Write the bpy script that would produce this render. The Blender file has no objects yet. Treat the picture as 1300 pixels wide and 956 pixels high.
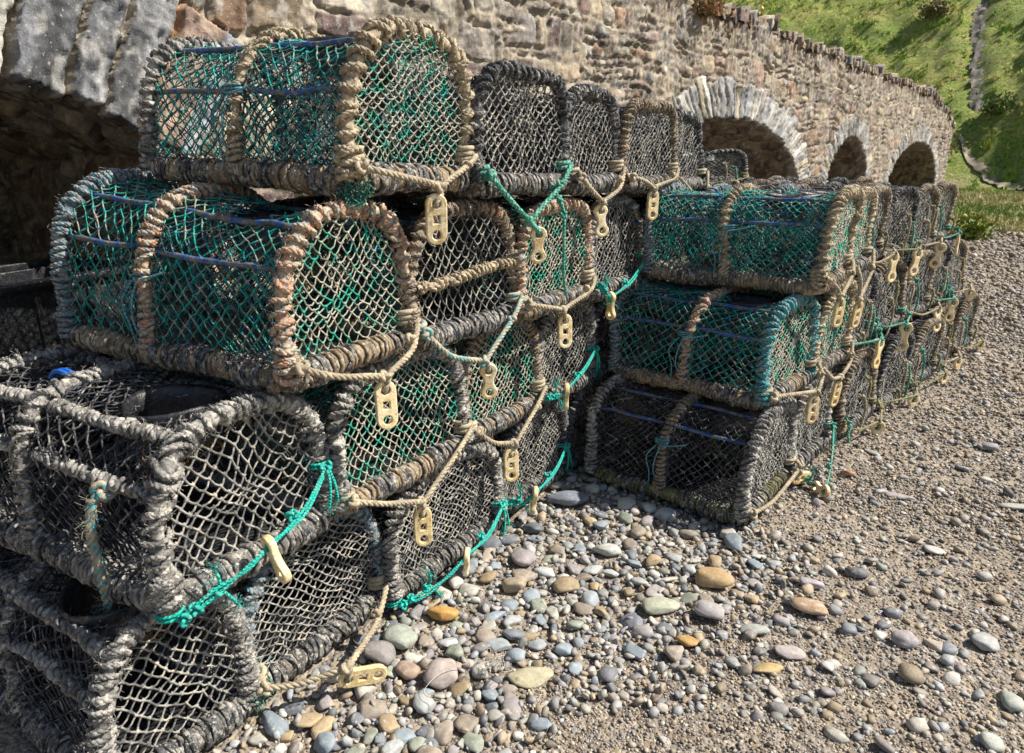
import bpy, math, random
import numpy as np
from mathutils import Vector, Matrix
rng = np.random.default_rng(7)
random.seed(7)
scene = bpy.context.scene
COL = scene.collection
PI = math.pi

# ------------------------------------------------------------ mesh building
class MB:
    """collects vertices, faces, loop uvs and vertex colours; builds ONE mesh object"""
    def __init__(s): s.V=[]; s.F=[]; s.U=[]; s.C=[]; s.M=[]; s.n=0
    def add(s, V, F, uv=None, col=None, mi=0):
        V=np.asarray(V,np.float32).reshape(-1,3); F=np.asarray(F,np.int32)
        s.V.append(V); s.F.append(F+s.n); s.n+=len(V)
        if uv is None: uv=np.zeros((F.size,2),np.float32)
        s.U.append(np.asarray(uv,np.float32).reshape(-1,2))
        if col is None: col=np.ones((len(V),3),np.float32)
        col=np.asarray(col,np.float32)
        if col.ndim==1: col=np.tile(col,(len(V),1))
        s.C.append(col); s.M.append(np.full(len(F),mi,np.int32))
    def mesh(s, name, smooth=True, colors=False):
        me=bpy.data.meshes.new(name)
        if not s.V: return me
        V=np.concatenate(s.V); li=np.concatenate([f.ravel() for f in s.F])
        tot=np.concatenate([np.full(len(f),f.shape[1],np.int32) for f in s.F])
        st=np.concatenate([[0],np.cumsum(tot)[:-1]]).astype(np.int32)
        me.vertices.add(len(V)); me.vertices.foreach_set('co',V.ravel())
        me.loops.add(len(li)); me.loops.foreach_set('vertex_index',li)
        me.polygons.add(len(tot)); me.polygons.foreach_set('loop_start',st)
        me.polygons.foreach_set('use_smooth',np.full(len(tot),smooth))
        me.polygons.foreach_set('material_index',np.concatenate(s.M))
        uvl=me.uv_layers.new(name='UVMap'); uvl.data.foreach_set('uv',np.concatenate(s.U).ravel())
        if colors:
            a=me.color_attributes.new('col','FLOAT_COLOR','POINT')
            c=np.concatenate(s.C); c=np.concatenate([c,np.ones((len(c),1),np.float32)],1)
            a.data.foreach_set('color',c.ravel())
        me.update(calc_edges=True)
        return me
    def obj(s, name, mats, parent=None, smooth=True, colors=False):
        me=s.mesh(name,smooth,colors)
        if not isinstance(mats,(list,tuple)): mats=[mats]
        for m in mats: me.materials.append(m)
        o=bpy.data.objects.new(name,me); COL.objects.link(o)
        if parent is not None: o.parent=parent
        return o

def tag(o,label=None,cat=None,group=None,kind=None):
    if label: o['label']=label
    if cat: o['category']=cat
    if group: o['group']=group
    if kind: o['kind']=kind
    return o
def empty(name,loc=(0,0,0),rz=0.0,rx=0.0,ry=0.0):
    o=bpy.data.objects.new(name,None); COL.objects.link(o)
    o.empty_display_size=.1; o.location=loc; o.rotation_euler=(rx,ry,rz); return o

def nrm(a): return a/np.maximum(np.linalg.norm(a,axis=-1,keepdims=True),1e-9)
def frames(P):
    """P (N,K,3) -> parallel transported normal and binormal"""
    T=np.empty_like(P); T[:,1:-1]=P[:,2:]-P[:,:-2]; T[:,0]=P[:,1]-P[:,0]; T[:,-1]=P[:,-1]-P[:,-2]; T=nrm(T)
    ref=np.where((np.abs(T[:,0,2])<.8)[:,None],np.array([0,0,1.]),np.array([1.,0,0]))
    n=nrm(np.cross(T[:,0],ref)); Ns=[n]
    for k in range(1,P.shape[1]):
        n=nrm(n-(n*T[:,k]).sum(-1,keepdims=True)*T[:,k]); Ns.append(n)
    Nn=np.stack(Ns,1); return T,Nn,np.cross(T,Nn)
def sweep(mb,P,r,m=6,col=None,caps=False,taper=None,mi=0):
    P=np.asarray(P,float)
    if P.ndim==2: P=P[None]
    N,K,_=P.shape
    T,n,b=frames(P)
    r=np.broadcast_to(np.asarray(r,float) if np.ndim(r)!=1 else np.asarray(r,float)[None,:],(N,K))
    a=np.arange(m)*2*PI/m
    V=P[:,:,None]+r[:,:,None,None]*(n[:,:,None]*np.cos(a)[:,None]+b[:,:,None]*np.sin(a)[:,None])
    idx=np.arange(N*K*m).reshape(N,K,m)
    A=idx[:,:-1]; B=idx[:,1:]
    F=np.stack([A,B,np.roll(B,-1,2),np.roll(A,-1,2)],-1).reshape(-1,4)
    L=np.concatenate([np.zeros((N,1)),np.cumsum(np.linalg.norm(P[:,1:]-P[:,:-1],axis=-1),1)],1)
    j=np.arange(m)
    u0=np.broadcast_to(L[:,:-1,None],(N,K-1,m)); u1=np.broadcast_to(L[:,1:,None],(N,K-1,m))
    v0=np.broadcast_to(j/m,(N,K-1,m)); v1=np.broadcast_to((j+1)/m,(N,K-1,m))
    uv=np.stack([np.stack([u0,v0],-1),np.stack([u1,v0],-1),np.stack([u1,v1],-1),np.stack([u0,v1],-1)],-2)
    mb.add(V.reshape(-1,3),F,uv.reshape(-1,2),col,mi)
    if caps:
        mb.add(V[:,0].reshape(-1,3),np.arange(N*m).reshape(N,m)[:,::-1],None,col,mi)
        mb.add(V[:,-1].reshape(-1,3),np.arange(N*m).reshape(N,m),None,col,mi)

def catmull(pts,n):
    p=np.asarray(pts,float); p=np.vstack([2*p[0]-p[1],p,2*p[-1]-p[-2]])
    out=[]
    seg=len(p)-3
    for q in np.linspace(0,seg-1e-6,n):
        i=int(q); t=q-i; a,b,c,d=p[i:i+4]
        out.append(.5*((2*b)+(-a+c)*t+(2*a-5*b+4*c-d)*t*t+(-a+3*b-3*c+d)*t**3))
    return np.array(out)
def resample(P,n):
    s=np.concatenate([[0],np.cumsum(np.linalg.norm(np.diff(P,axis=0),axis=1))])
    q=np.linspace(0,s[-1],n); return np.stack([np.interp(q,s,P[:,k]) for k in range(P.shape[1])],1), s[-1]

# ------------------------------------------------------------ numpy noise
def h32(*a):
    h=np.uint32(2166136261)
    h=np.full(np.broadcast(*a).shape,2166136261,np.uint32) if len(a)>1 else np.full(np.shape(a[0]),2166136261,np.uint32)
    for x in a:
        x=np.asarray(x).astype(np.int64).astype(np.uint32)
        h=(h^x)*np.uint32(16777619); h^=h>>np.uint32(13); h=h*np.uint32(0x5bd1e995); h^=h>>np.uint32(15)
    return h
def hf(*a): return h32(*a).astype(np.float64)/4294967295.0
def vnoise(p,seed=0):
    p=np.asarray(p,float); i=np.floor(p).astype(np.int64); f=p-i; f=f*f*(3-2*f)
    out=0
    for dx in (0,1):
        wx=f[...,0] if dx else 1-f[...,0]
        for dy in (0,1):
            wy=f[...,1] if dy else 1-f[...,1]
            for dz in (0,1):
                wz=f[...,2] if dz else 1-f[...,2]
                out=out+wx*wy*wz*hf(i[...,0]+dx,i[...,1]+dy,i[...,2]+dz,np.int64(seed))
    return out*2-1
def fbm(p,o=4,seed=0):
    a=1;s=0;q=np.asarray(p,float)
    for k in range(o): s=s+a*vnoise(q,seed+k*17); q=q*2.03; a*=.5
    return s
def fbm2(x,y,o=4,seed=0): return fbm(np.stack([x,y,np.zeros_like(x)],-1),o,seed)
def sstep(a,b,x):
    t=np.clip((x-a)/(b-a),0,1); return t*t*(3-2*t)

# ------------------------------------------------------------ materials
def newmat(name):
    m=bpy.data.materials.new(name); m.use_nodes=True; nt=m.node_tree
    b=nt.nodes['Principled BSDF']; return m,nt,b
def nd(nt,t,**kw):
    n=nt.nodes.new(t)
    for k,v in kw.items():
        if k in n.inputs.keys() if hasattr(n.inputs,'keys') else False: n.inputs[k].default_value=v
        else: setattr(n,k,v)
    return n
def mixc(nt,fac,a,b,mode='MIX'):
    n=nt.nodes.new('ShaderNodeMix'); n.data_type='RGBA'; n.blend_type=mode
    for s,v in ((n.inputs[0],fac),(n.inputs[6],a),(n.inputs[7],b)):
        if hasattr(v,'links') or hasattr(v,'is_linked'): nt.links.new(v,s)
        elif isinstance(v,(tuple,list)): s.default_value=(*v,1)
        else: s.default_value=v
    return n.outputs[2]
def mth(nt,op,a,b=None,c=None):
    n=nt.nodes.new('ShaderNodeMath'); n.operation=op
    for i,v in enumerate((a,b,c)):
        if v is None: continue
        if hasattr(v,'is_linked'): nt.links.new(v,n.inputs[i])
        else: n.inputs[i].default_value=v
    return n.outputs[0]
def noise(nt,vec,scale,detail=4,rough=.6):
    n=nt.nodes.new('ShaderNodeTexNoise'); n.inputs['Scale'].default_value=scale; n.inputs['Detail'].default_value=detail
    n.inputs['Roughness'].default_value=rough; nt.links.new(vec,n.inputs['Vector']); return n.outputs['Fac']
def maprange(nt,v,a,b,c=0.,d=1.):
    n=nt.nodes.new('ShaderNodeMapRange'); nt.links.new(v,n.inputs[0])
    for i,x in enumerate((a,b,c,d)): n.inputs[i+1].default_value=x
    return n.outputs[0]
def objvec(nt):
    tc=nt.nodes.new('ShaderNodeTexCoord'); oi=nt.nodes.new('ShaderNodeObjectInfo')
    v=nt.nodes.new('ShaderNodeVectorMath'); v.operation='ADD'
    s=nt.nodes.new('ShaderNodeVectorMath'); s.operation='SCALE'; s.inputs[0].default_value=(7,5,3); nt.links.new(oi.outputs['Random'],s.inputs['Scale'])
    nt.links.new(tc.outputs['Object'],v.inputs[0]); nt.links.new(s.outputs[0],v.inputs[1]); return v.outputs[0],tc
def bump(nt,b,h,strength=.5,dist=.002):
    n=nt.nodes.new('ShaderNodeBump'); n.inputs['Strength'].default_value=strength; n.inputs['Distance'].default_value=dist
    nt.links.new(h,n.inputs['Height']); nt.links.new(n.outputs[0],b.inputs['Normal'])

def fibre_mat(name,base,second=None,third=None,s2=25,t2=.5,s3=60,t3=.66,dirt=(.30,.27,.22),dirt_amt=.35,rough=.85,twist=0,spec=.25,w=.05,speck=.0):
    """rope / twine / rubber / pipe: base colour with fouling patches and flecks"""
    m,nt,b=newmat(name); vec,tc=objvec(nt)
    c=mixc(nt,0.,base,base)
    n1=noise(nt,vec,s2,3)
    if second is not None: c=mixc(nt,maprange(nt,n1,t2-w,t2+w),base,second)
    n3=noise(nt,vec,s3,2)
    if third is not None: c=mixc(nt,maprange(nt,n3,t3-.03,t3+.03),c,third)
    nf=noise(nt,vec,180,3,.7)
    if dirt_amt>0:
        nd2=noise(nt,vec,45,4,.7)
        c=mixc(nt,maprange(nt,nd2,.5,.66,0,dirt_amt),c,dirt)
    if speck>0:
        ns=noise(nt,vec,320,1,.5)
        c=mixc(nt,maprange(nt,ns,.64,.7,0,speck),c,(.62,.58,.5))
    val=maprange(nt,nf,.3,.72,.55,1.35)
    c=mixc(nt,1.,c,nt_rgb(nt,val),'MULTIPLY')
    h=nf
    if twist:
        sx=nt.nodes.new('ShaderNodeSeparateXYZ'); nt.links.new(tc.outputs['UV'],sx.inputs[0])
        ph=mth(nt,'ADD',mth(nt,'MULTIPLY',sx.outputs[0],twist),mth(nt,'MULTIPLY',sx.outputs[1],1.0))
        tri=mth(nt,'PINGPONG',ph,.5)
        tw=mth(nt,'POWER',mth(nt,'MULTIPLY',tri,2.),.6)
        h=mth(nt,'ADD',mth(nt,'MULTIPLY',nf,.35),tw)
        c=mixc(nt,1.,c,nt_rgb(nt,maprange(nt,tw,0,.7,.62,1.05)),'MULTIPLY')
    nt.links.new(c,b.inputs['Base Color']); b.inputs['Roughness'].default_value=rough
    b.inputs['Specular IOR Level'].default_value=spec
    bump(nt,b,h,.8 if twist else .6,.0025)
    return m
def nt_rgb(nt,v):
    n=nt.nodes.new('ShaderNodeCombineColor')
    for i in range(3): nt.links.new(v,n.inputs[i])
    return n.outputs[0]
def attr_mat(name,rough=.85,s1=30,amt=.35,b1=.004,speck=None,spec=.3,s2=None,bs=.7):
    m,nt,b=newmat(name); vec,tc=objvec(nt)
    a=nt.nodes.new('ShaderNodeVertexColor'); a.layer_name='col'
    n1=noise(nt,vec,s1,5,.65); n2=noise(nt,vec,s1*6,3,.7)
    c=mixc(nt,1.,a.outputs[0],nt_rgb(nt,maprange(nt,n1,.3,.7,1-amt,1+amt)),'MULTIPLY')
    c=mixc(nt,1.,c,nt_rgb(nt,maprange(nt,n2,.3,.7,1-amt*.8,1+amt*.8)),'MULTIPLY')
    if speck:
        n3=noise(nt,vec,speck,3,.6); c=mixc(nt,maprange(nt,n3,.62,.7,0,.6),c,(.55,.53,.47))
    nt.links.new(c,b.inputs['Base Color']); b.inputs['Roughness'].default_value=rough; b.inputs['Specular IOR Level'].default_value=spec
    bump(nt,b,mth(nt,'ADD',n1,mth(nt,'MULTIPLY',n2,.5)),bs,b1)
    return m
# ------------------------------------------------------------ rope palette
BEIGE=(.50,.41,.28); GREY=(.27,.245,.21); DGREY=(.12,.11,.10); TEAL=(.02,.46,.38); GREEN=(.015,.24,.16); BLUE=(.02,.16,.55)
ORANGE=(.62,.21,.06); RUST=(.38,.16,.06); BROWN=(.22,.15,.09); LBLUE=(.16,.42,.50); BLACK=(.018,.018,.02)
R={
 'beige':fibre_mat('rope_beige',BEIGE,(.36,.30,.21),(.05,.25,.2),s3=45,t3=.72,dirt=(.2,.17,.13),twist=60),
 'beige_orange':fibre_mat('rope_beige_orange',(.47,.39,.29),(.50,.28,.17),(.08,.28,.45),s2=45,t2=.53,s3=110,t3=.62,dirt=(.3,.25,.2),dirt_amt=.3,twist=60),
 'grey':fibre_mat('rope_grey',(.36,.345,.315),(.17,.165,.155),(.54,.50,.44),s3=40,t3=.6,dirt=(.10,.09,.08),twist=55,speck=.3),
 'greybrown':fibre_mat('rope_greybrown',(.34,.28,.21),(.22,.18,.13),(.50,.24,.08),s3=18,t3=.68,dirt=(.12,.1,.08),twist=55,speck=.3),
 'greyblue':fibre_mat('rope_greyblue',(.30,.29,.27),(.13,.19,.22),(.05,.30,.46),s2=60,s3=110,t3=.62,dirt=(.35,.3,.24),twist=60,speck=.4),
 'dark':fibre_mat('rope_dark',(.13,.13,.135),(.045,.048,.055),(.34,.32,.29),s3=30,t3=.6,dirt=(.22,.2,.17),dirt_amt=.5,twist=55,speck=.3),
 'tealwrap':fibre_mat('rope_teal_fouled',(.06,.33,.36),(.22,.30,.28),(.04,.2,.45),s2=50,s3=100,t3=.64,dirt=(.3,.28,.22),twist=60),
 'teal':fibre_mat('cord_teal',(.02,.50,.40),(.03,.40,.34),None,dirt=(.3,.34,.27),dirt_amt=.35,twist=120),
 'tealpale':fibre_mat('cord_teal_pale',(.13,.42,.32),(.06,.30,.22),None,dirt=(.35,.34,.27),dirt_amt=.6,twist=90),
 'cord':fibre_mat('cord_light_blue',(.14,.38,.46),(.10,.28,.34),None,dirt_amt=.3,twist=100),
 'bridle':fibre_mat('rope_bridle',(.50,.42,.29),(.37,.31,.22),None,dirt=(.2,.18,.13),dirt_amt=.5),
 'bridleblue':fibre_mat('rope_bridle_blue_fleck',(.50,.43,.31),(.40,.35,.26),(.05,.36,.42),s3=90,t3=.56,dirt=(.2,.18,.13)),
 'bridleolive':fibre_mat('rope_bridle_olive',(.36,.31,.16),(.20,.22,.14),None,dirt=(.16,.14,.1)),
}
N={
 'green':fibre_mat('net_green',(.015,.37,.30),(.045,.08,.09),(.38,.35,.28),s2=24,t2=.54,s3=50,t3=.56,dirt=(.13,.13,.11),dirt_amt=.5,w=.04),
 'greenbeige':fibre_mat('net_green_fouled',(.45,.42,.34),(.03,.34,.23),(.22,.2,.16),s2=26,t2=.53,s3=50,t3=.6,dirt=(.3,.27,.2),dirt_amt=.2),
 'grey':fibre_mat('net_grey',(.35,.34,.31),(.13,.13,.125),(.48,.43,.35),s3=30,t3=.6,dirt=(.1,.09,.08),speck=.2),
 'black':fibre_mat('net_black',(.08,.082,.09),(.025,.028,.035),(.28,.27,.25),s3=35,t3=.6,dirt=(.2,.18,.15),dirt_amt=.45),
 'beige':fibre_mat('net_beige',(.44,.39,.29),(.30,.26,.19),(.06,.28,.2),s3=22,t3=.63,dirt_amt=.25),
 'bluegreen':fibre_mat('net_blue_green',(.02,.22,.34),(.03,.06,.07),(.02,.30,.24),s2=22,s3=40,t3=.58,dirt_amt=.3),
 'darkblue':fibre_mat('net_dark_blue',(.05,.07,.10),(.12,.12,.12),(.24,.22,.19),s3=30,t3=.6),
}
RAILM={
 'grey':fibre_mat('rail_grey_fouled',(.27,.25,.22),(.13,.125,.12),(.46,.43,.38),s2=30,s3=70,t3=.56,dirt=(.09,.085,.08),dirt_amt=.6,speck=.5),
 'wood':fibre_mat('rail_wood_fouled',(.34,.26,.17),(.20,.15,.10),(.48,.42,.33),s2=30,s3=70,t3=.58,dirt=(.09,.08,.07),dirt_amt=.6,speck=.5),
 'dark':fibre_mat('rail_dark_fouled',(.13,.115,.10),(.06,.055,.05),(.36,.33,.28),s2=30,s3=60,t3=.58,dirt=(.25,.22,.18),dirt_amt=.5,speck=.5),
 'green':fibre_mat('rail_green_fouled',(.16,.17,.08),(.08,.07,.05),(.38,.30,.10),s2=25,s3=40,t3=.62,dirt=(.2,.18,.13),dirt_amt=.5,speck=.3),
}
RUB=fibre_mat('rubber_strip',(.022,.024,.030),(.075,.078,.085),(.34,.32,.28),s2=40,s3=60,t3=.58,dirt=(.36,.33,.28),dirt_amt=.6,rough=.55,spec=.4,speck=.5)
PIPE=fibre_mat('pipe_blue',(.012,.09,.32),(.15,.15,.14),(.05,.08,.08),s2=26,t2=.52,s3=38,t3=.58,rough=.5,dirt_amt=.6,spec=.5)
PIPEG=fibre_mat('pipe_grey',(.16,.15,.14),(.07,.07,.07),(.35,.32,.27),s2=20,s3=60,t3=.6,rough=.6,dirt_amt=.4)
EYE=fibre_mat('plastic_black',(.012,.013,.016),(.03,.03,.035),None,rough=.35,spec=.5,dirt_amt=.15)
EYEW=fibre_mat('plastic_grey_white',(.50,.52,.53),(.35,.36,.36),None,rough=.4,spec=.5,dirt_amt=.3)
SLAT=fibre_mat('slat_dark',(.06,.05,.04),(.03,.03,.03),None,rough=.8)
WEED=fibre_mat('dried_weed',(.16,.09,.03),(.05,.14,.04),(.55,.20,.04),s2=30,s3=35,t3=.6,rough=.8,dirt_amt=.3)
def toggle_mat():
    m,nt,b=newmat('toggle_cream'); vec,tc=objvec(nt)
    n1=noise(nt,vec,28,3); n2=noise(nt,vec,160,3,.7); n3=noise(nt,vec,70,3)
    oi=nt.nodes.new('ShaderNodeObjectInfo'); pale=mixc(nt,oi.outputs['Random'],(.92,.80,.54),(.84,.66,.34))
    c=mixc(nt,maprange(nt,n1,.45,.68),pale,(.74,.50,.20))
    c=mixc(nt,maprange(nt,n3,.52,.66,0,.55),c,(.30,.235,.155)); n4=noise(nt,vec,420,1); c=mixc(nt,maprange(nt,n4,.62,.68,0,.5),c,(.16,.13,.09))
    c=mixc(nt,1.,c,nt_rgb(nt,maprange(nt,n2,.35,.7,.8,1.12)),'MULTIPLY')
    nt.links.new(c,b.inputs['Base Color']); b.inputs['Roughness'].default_value=.5
    bump(nt,b,mth(nt,'ADD',n2,n3),.5,.0015); return m
TOG=toggle_mat()

# ------------------------------------------------------------ toggles
def poly_mesh(name,outer,holes,thick,bev):
    cu=bpy.data.curves.new(name,'CURVE'); cu.dimensions='2D'; cu.fill_mode='BOTH'
    for pl in [outer]+holes:
        s=cu.splines.new('POLY'); s.points.add(len(pl)-1)
        for p,q in zip(s.points,pl): p.co=(q[0],q[1],0,1)
        s.use_cyclic_u=True
    cu.extrude=thick/2-bev; cu.bevel_depth=bev; cu.bevel_resolution=2; cu.offset=-bev
    o=bpy.data.objects.new(name,cu); COL.objects.link(o); bpy.context.view_layer.update()
    dg=bpy.context.evaluated_depsgraph_get(); me=bpy.data.meshes.new_from_object(o.evaluated_get(dg))
    bpy.data.objects.remove(o); me.name=name
    M=Matrix(((0,0,1,0),(1,0,0,0),(0,1,0,0),(0,0,0,1)))   # flat in the yz plane, facing x
    me.transform(M); me.materials.clear(); me.materials.append(TOG)
    me.polygons.foreach_set('use_smooth',[True]*len(me.polygons))
    me.set_sharp_from_angle(angle=math.radians(50)) if hasattr(me,'set_sharp_from_angle') else None
    return me
def circ(cx,cy,r,n=20,rev=True):
    a=[2*PI*k/n for k in range(n)]
    p=[(cx+r*math.cos(t),cy+r*math.sin(t)) for t in a]; return p[::-1] if rev else p
def stadium(w,h,n=10):
    r=w/2; d=h/2-r
    return [(r*math.cos(t),d+r*math.sin(t)) for t in np.linspace(0,PI,n)]+[(r*math.cos(t),-d+r*math.sin(t)) for t in np.linspace(PI,2*PI,n)]
def dogbone(w,h,waist):
    out=[]; hh=h/2
    for k in range(44):
        t=2*PI*k/44; y=hh*math.sin(t); d=hh-w/2
        if abs(y)>d: x=math.sqrt(max(0,(w/2)**2-(abs(y)-d)**2))
        else:
            q=abs(y)/d; x=w/2*(waist+(1-waist)*(q**3*(3-2*q) if q<1 else 1))
        out.append((x*(1 if math.cos(t)>=0 else -1),y))
    return out
TM={
 'stad':poly_mesh('toggle_stadium',stadium(.050,.118),[circ(0,.036,.0105),circ(0,-.036,.0105),[(-.008,-.009),(-.008,.009),(.008,.009),(.008,-.009)]],.014,.003),
 'bone':poly_mesh('toggle_bone',dogbone(.052,.112,.55),[circ(0,.033,.0105),circ(0,-.033,.011)],.016,.0035),
 'pin':poly_mesh('toggle_pin',dogbone(.046,.108,.62),[circ(0,.03,.009),circ(0,-.03,.009)],.017,.004),
}

# ------------------------------------------------------------ lobster pots
def prof(W,H,z0,e,n=90):
    t=np.linspace(0,PI,400); c=np.cos(t); s=np.sin(t)
    y=-W/2*np.sign(c)*np.abs(c)**e; z=z0+(H-z0)*np.abs(s)**e
    return resample(np.stack([y,z],1),n)
def tube_rope(mb,P,r,strands=3,lay=.045,m=5,seed=0):
    """laid rope: real strands twisted round the path"""
    P=np.asarray(P,float); Pn,L=resample(P,max(12,int(np.linalg.norm(np.diff(P,axis=0),axis=1).sum()/.006)))
    T,n,b=frames(Pn[None]); n=n[0]; b=b[0]; s=np.linspace(0,L,len(Pn)); 
    out=[]
    for k in range(strands):
        a=2*PI*(s/lay+k/strands)
        out.append(Pn+r*.52*(n*np.cos(a)[:,None]+b*np.sin(a)[:,None]))
    sweep(mb,np.array(out),r*.60,m,caps=True)
def knot(mb,c,size,r,rg,ax=None):
    t=np.linspace(0,2*PI,42); k=np.stack([np.sin(t)+2*np.sin(2*t),np.cos(t)-2*np.cos(2*t),-np.sin(3*t)*1.6],1)*size/3
    q=rg.normal(size=(3,3)); u,_,v=np.linalg.svd(q); k=k@(u@v)
    sweep(mb,(k+np.asarray(c)),r,5)
def wrap(mb,C,core,rr,pitch,rg,tight=0.07,ppt=10,m=6,jit=.15,wrapr=1.0,skip=0.0):
    """rope wound helically round centre line C"""
    Cn,L=resample(C,max(60,int(L0(C)/.006))); T,n,b=frames(Cn[None]); n=n[0]; b=b[0]
    s=[0.]; 
    # local pitch: tight near both feet, uneven in between
    while s[-1]<L:
        q=s[-1]; edge=min(q,L-q); p=pitch*(1+jit*math.sin(q*37+rg.random()*1.0)+jit*rg.normal()*.5)
        if edge<tight: p=rr*2.05
        s.append(q+max(p,rr*1.7))
    s=np.array(s); turns=np.arange(len(s)); 
    nt_=(len(s)-1)*ppt; th=np.linspace(0,len(s)-1,nt_+1); sq=np.clip(np.interp(th,turns,s),0,L)
    i=np.interp(sq,np.linspace(0,L,len(Cn)),np.arange(len(Cn)))
    i0=np.clip(i.astype(int),0,len(Cn)-2); f=(i-i0)[:,None]
    lerp=lambda A:A[i0]*(1-f)+A[i0+1]*f
    edge=np.minimum(sq,L-sq); rad=core+rr*.85+np.where(edge<tight,rr*.5,0)
    rad=rad*(1+.10*np.interp(th,np.arange(len(s)+1),rg.normal(size=len(s)+1)))
    a=2*PI*th
    slant=pitch*.45*np.interp(th,np.arange(len(s)+1),rg.normal(size=len(s)+1)); sq=np.clip(sq+slant*np.sin(a),0,L)
    i=np.interp(sq,np.linspace(0,L,len(Cn)),np.arange(len(Cn))); i0=np.clip(i.astype(int),0,len(Cn)-2); f=(i-i0)[:,None]
    P=lerp(Cn)+rad[:,None]*(lerp(n)*np.cos(a)[:,None]+lerp(b)*np.sin(a)[:,None])
    P=P+.0022*np.stack([fbm(P*55+k*9,2,5) for k in range(3)],-1)
    sh=(core+rr*.25)*(1+.20*fbm(Cn*60,3,7)+.05*rg.normal(size=len(Cn))); sweep(mb,Cn[None],sh,8)
    rv=rr*wrapr*(1+.10*fbm(P*90,2,9))*(1+.15*np.interp(th,np.arange(len(s)+1),rg.normal(size=len(s)+1)))
    if m>=6:
        seg=np.concatenate([[0],np.cumsum(np.linalg.norm(np.diff(P,axis=0),axis=1))]); Pf=P
        _,nn,bb=frames(Pf[None]); nn=nn[0]; bb=bb[0]; ss=[]
        for k in range(3):
            aa=2*PI*(seg/(rr*4.6)+k/3); ss.append(Pf+(rv*.50)[:,None]*(nn*np.cos(aa)[:,None]+bb*np.sin(aa)[:,None]))
        sweep(mb,np.array(ss),np.broadcast_to(rv*.60,(3,len(rv))),5)
    else: sweep(mb,P[None],rv,m)
    return P
def L0(C): return float(np.linalg.norm(np.diff(C,axis=0),axis=1).sum())
def fuzz(mb,P,n,ln,rg,r=.00055):
    if n<=0: return
    i=rg.integers(0,len(P),n); d=nrm(rg.normal(size=(n,3))); e=nrm(rg.normal(size=(n,3))); l=ln*rg.random(n)[:,None]+.004
    p0=P[i]+rg.normal(size=(n,3))*.004; p1=p0+d*l*.5; p2=p1+nrm(d+e*.8)*l*.5
    sweep(mb,np.stack([p0,p1,p2],1),r,3)
OCT=np.array([[1,0,0],[-1,0,0],[0,1,0],[0,-1,0],[0,0,1],[0,0,-1]],float)
OCF=np.array([[0,2,4],[2,1,4],[1,3,4],[3,0,4],[2,0,5],[1,2,5],[3,1,5],[0,3,5]])
def net_mesh(mb,K,mask,r,rg,knots=True,sag=.12):
    """K (I,J,3) lattice of knots; diamonds join (i,j) with (i+1,j+-1), i+j even"""
    I,J,_=K.shape; ii,jj=np.meshgrid(np.arange(I),np.arange(J),indexing='ij'); ev=(ii+jj)%2==0
    segs=[]
    for dj in (1,-1):
        a=ev[:-1]&(jj[:-1]+dj>=0)&(jj[:-1]+dj<J)
        i,j=np.nonzero(a); p=K[i,j]; q=K[i+1,j+dj]; ok=mask[i,j]|mask[i+1,j+dj]
        l=np.linalg.norm(p-q,axis=1); ok&=l>.003
        segs.append(np.stack([p[ok],q[ok]],1))
    S=np.concatenate(segs); 
    mid=(S[:,0]+S[:,1])/2; l=np.linalg.norm(S[:,0]-S[:,1],axis=1)[:,None]
    mid=mid+rg.normal(size=mid.shape)*l*.045+np.array([0,0,-1])*l*sag*rg.random((len(mid),1))
    sweep(mb,np.stack([S[:,0],mid,S[:,1]],1),r,4)
    if knots:
        i,j=np.nonzero(ev&mask); kp=K[i,j]; n=len(kp); sc=(r*2.35*(.7+.7*rg.random((n,3))))[:,None]
        V=kp[:,None]+OCT[None]*sc; F=(np.arange(n)*6)[:,None,None]+OCF[None]
        mb.add(V.reshape(-1,3),F.reshape(-1,3))

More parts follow.
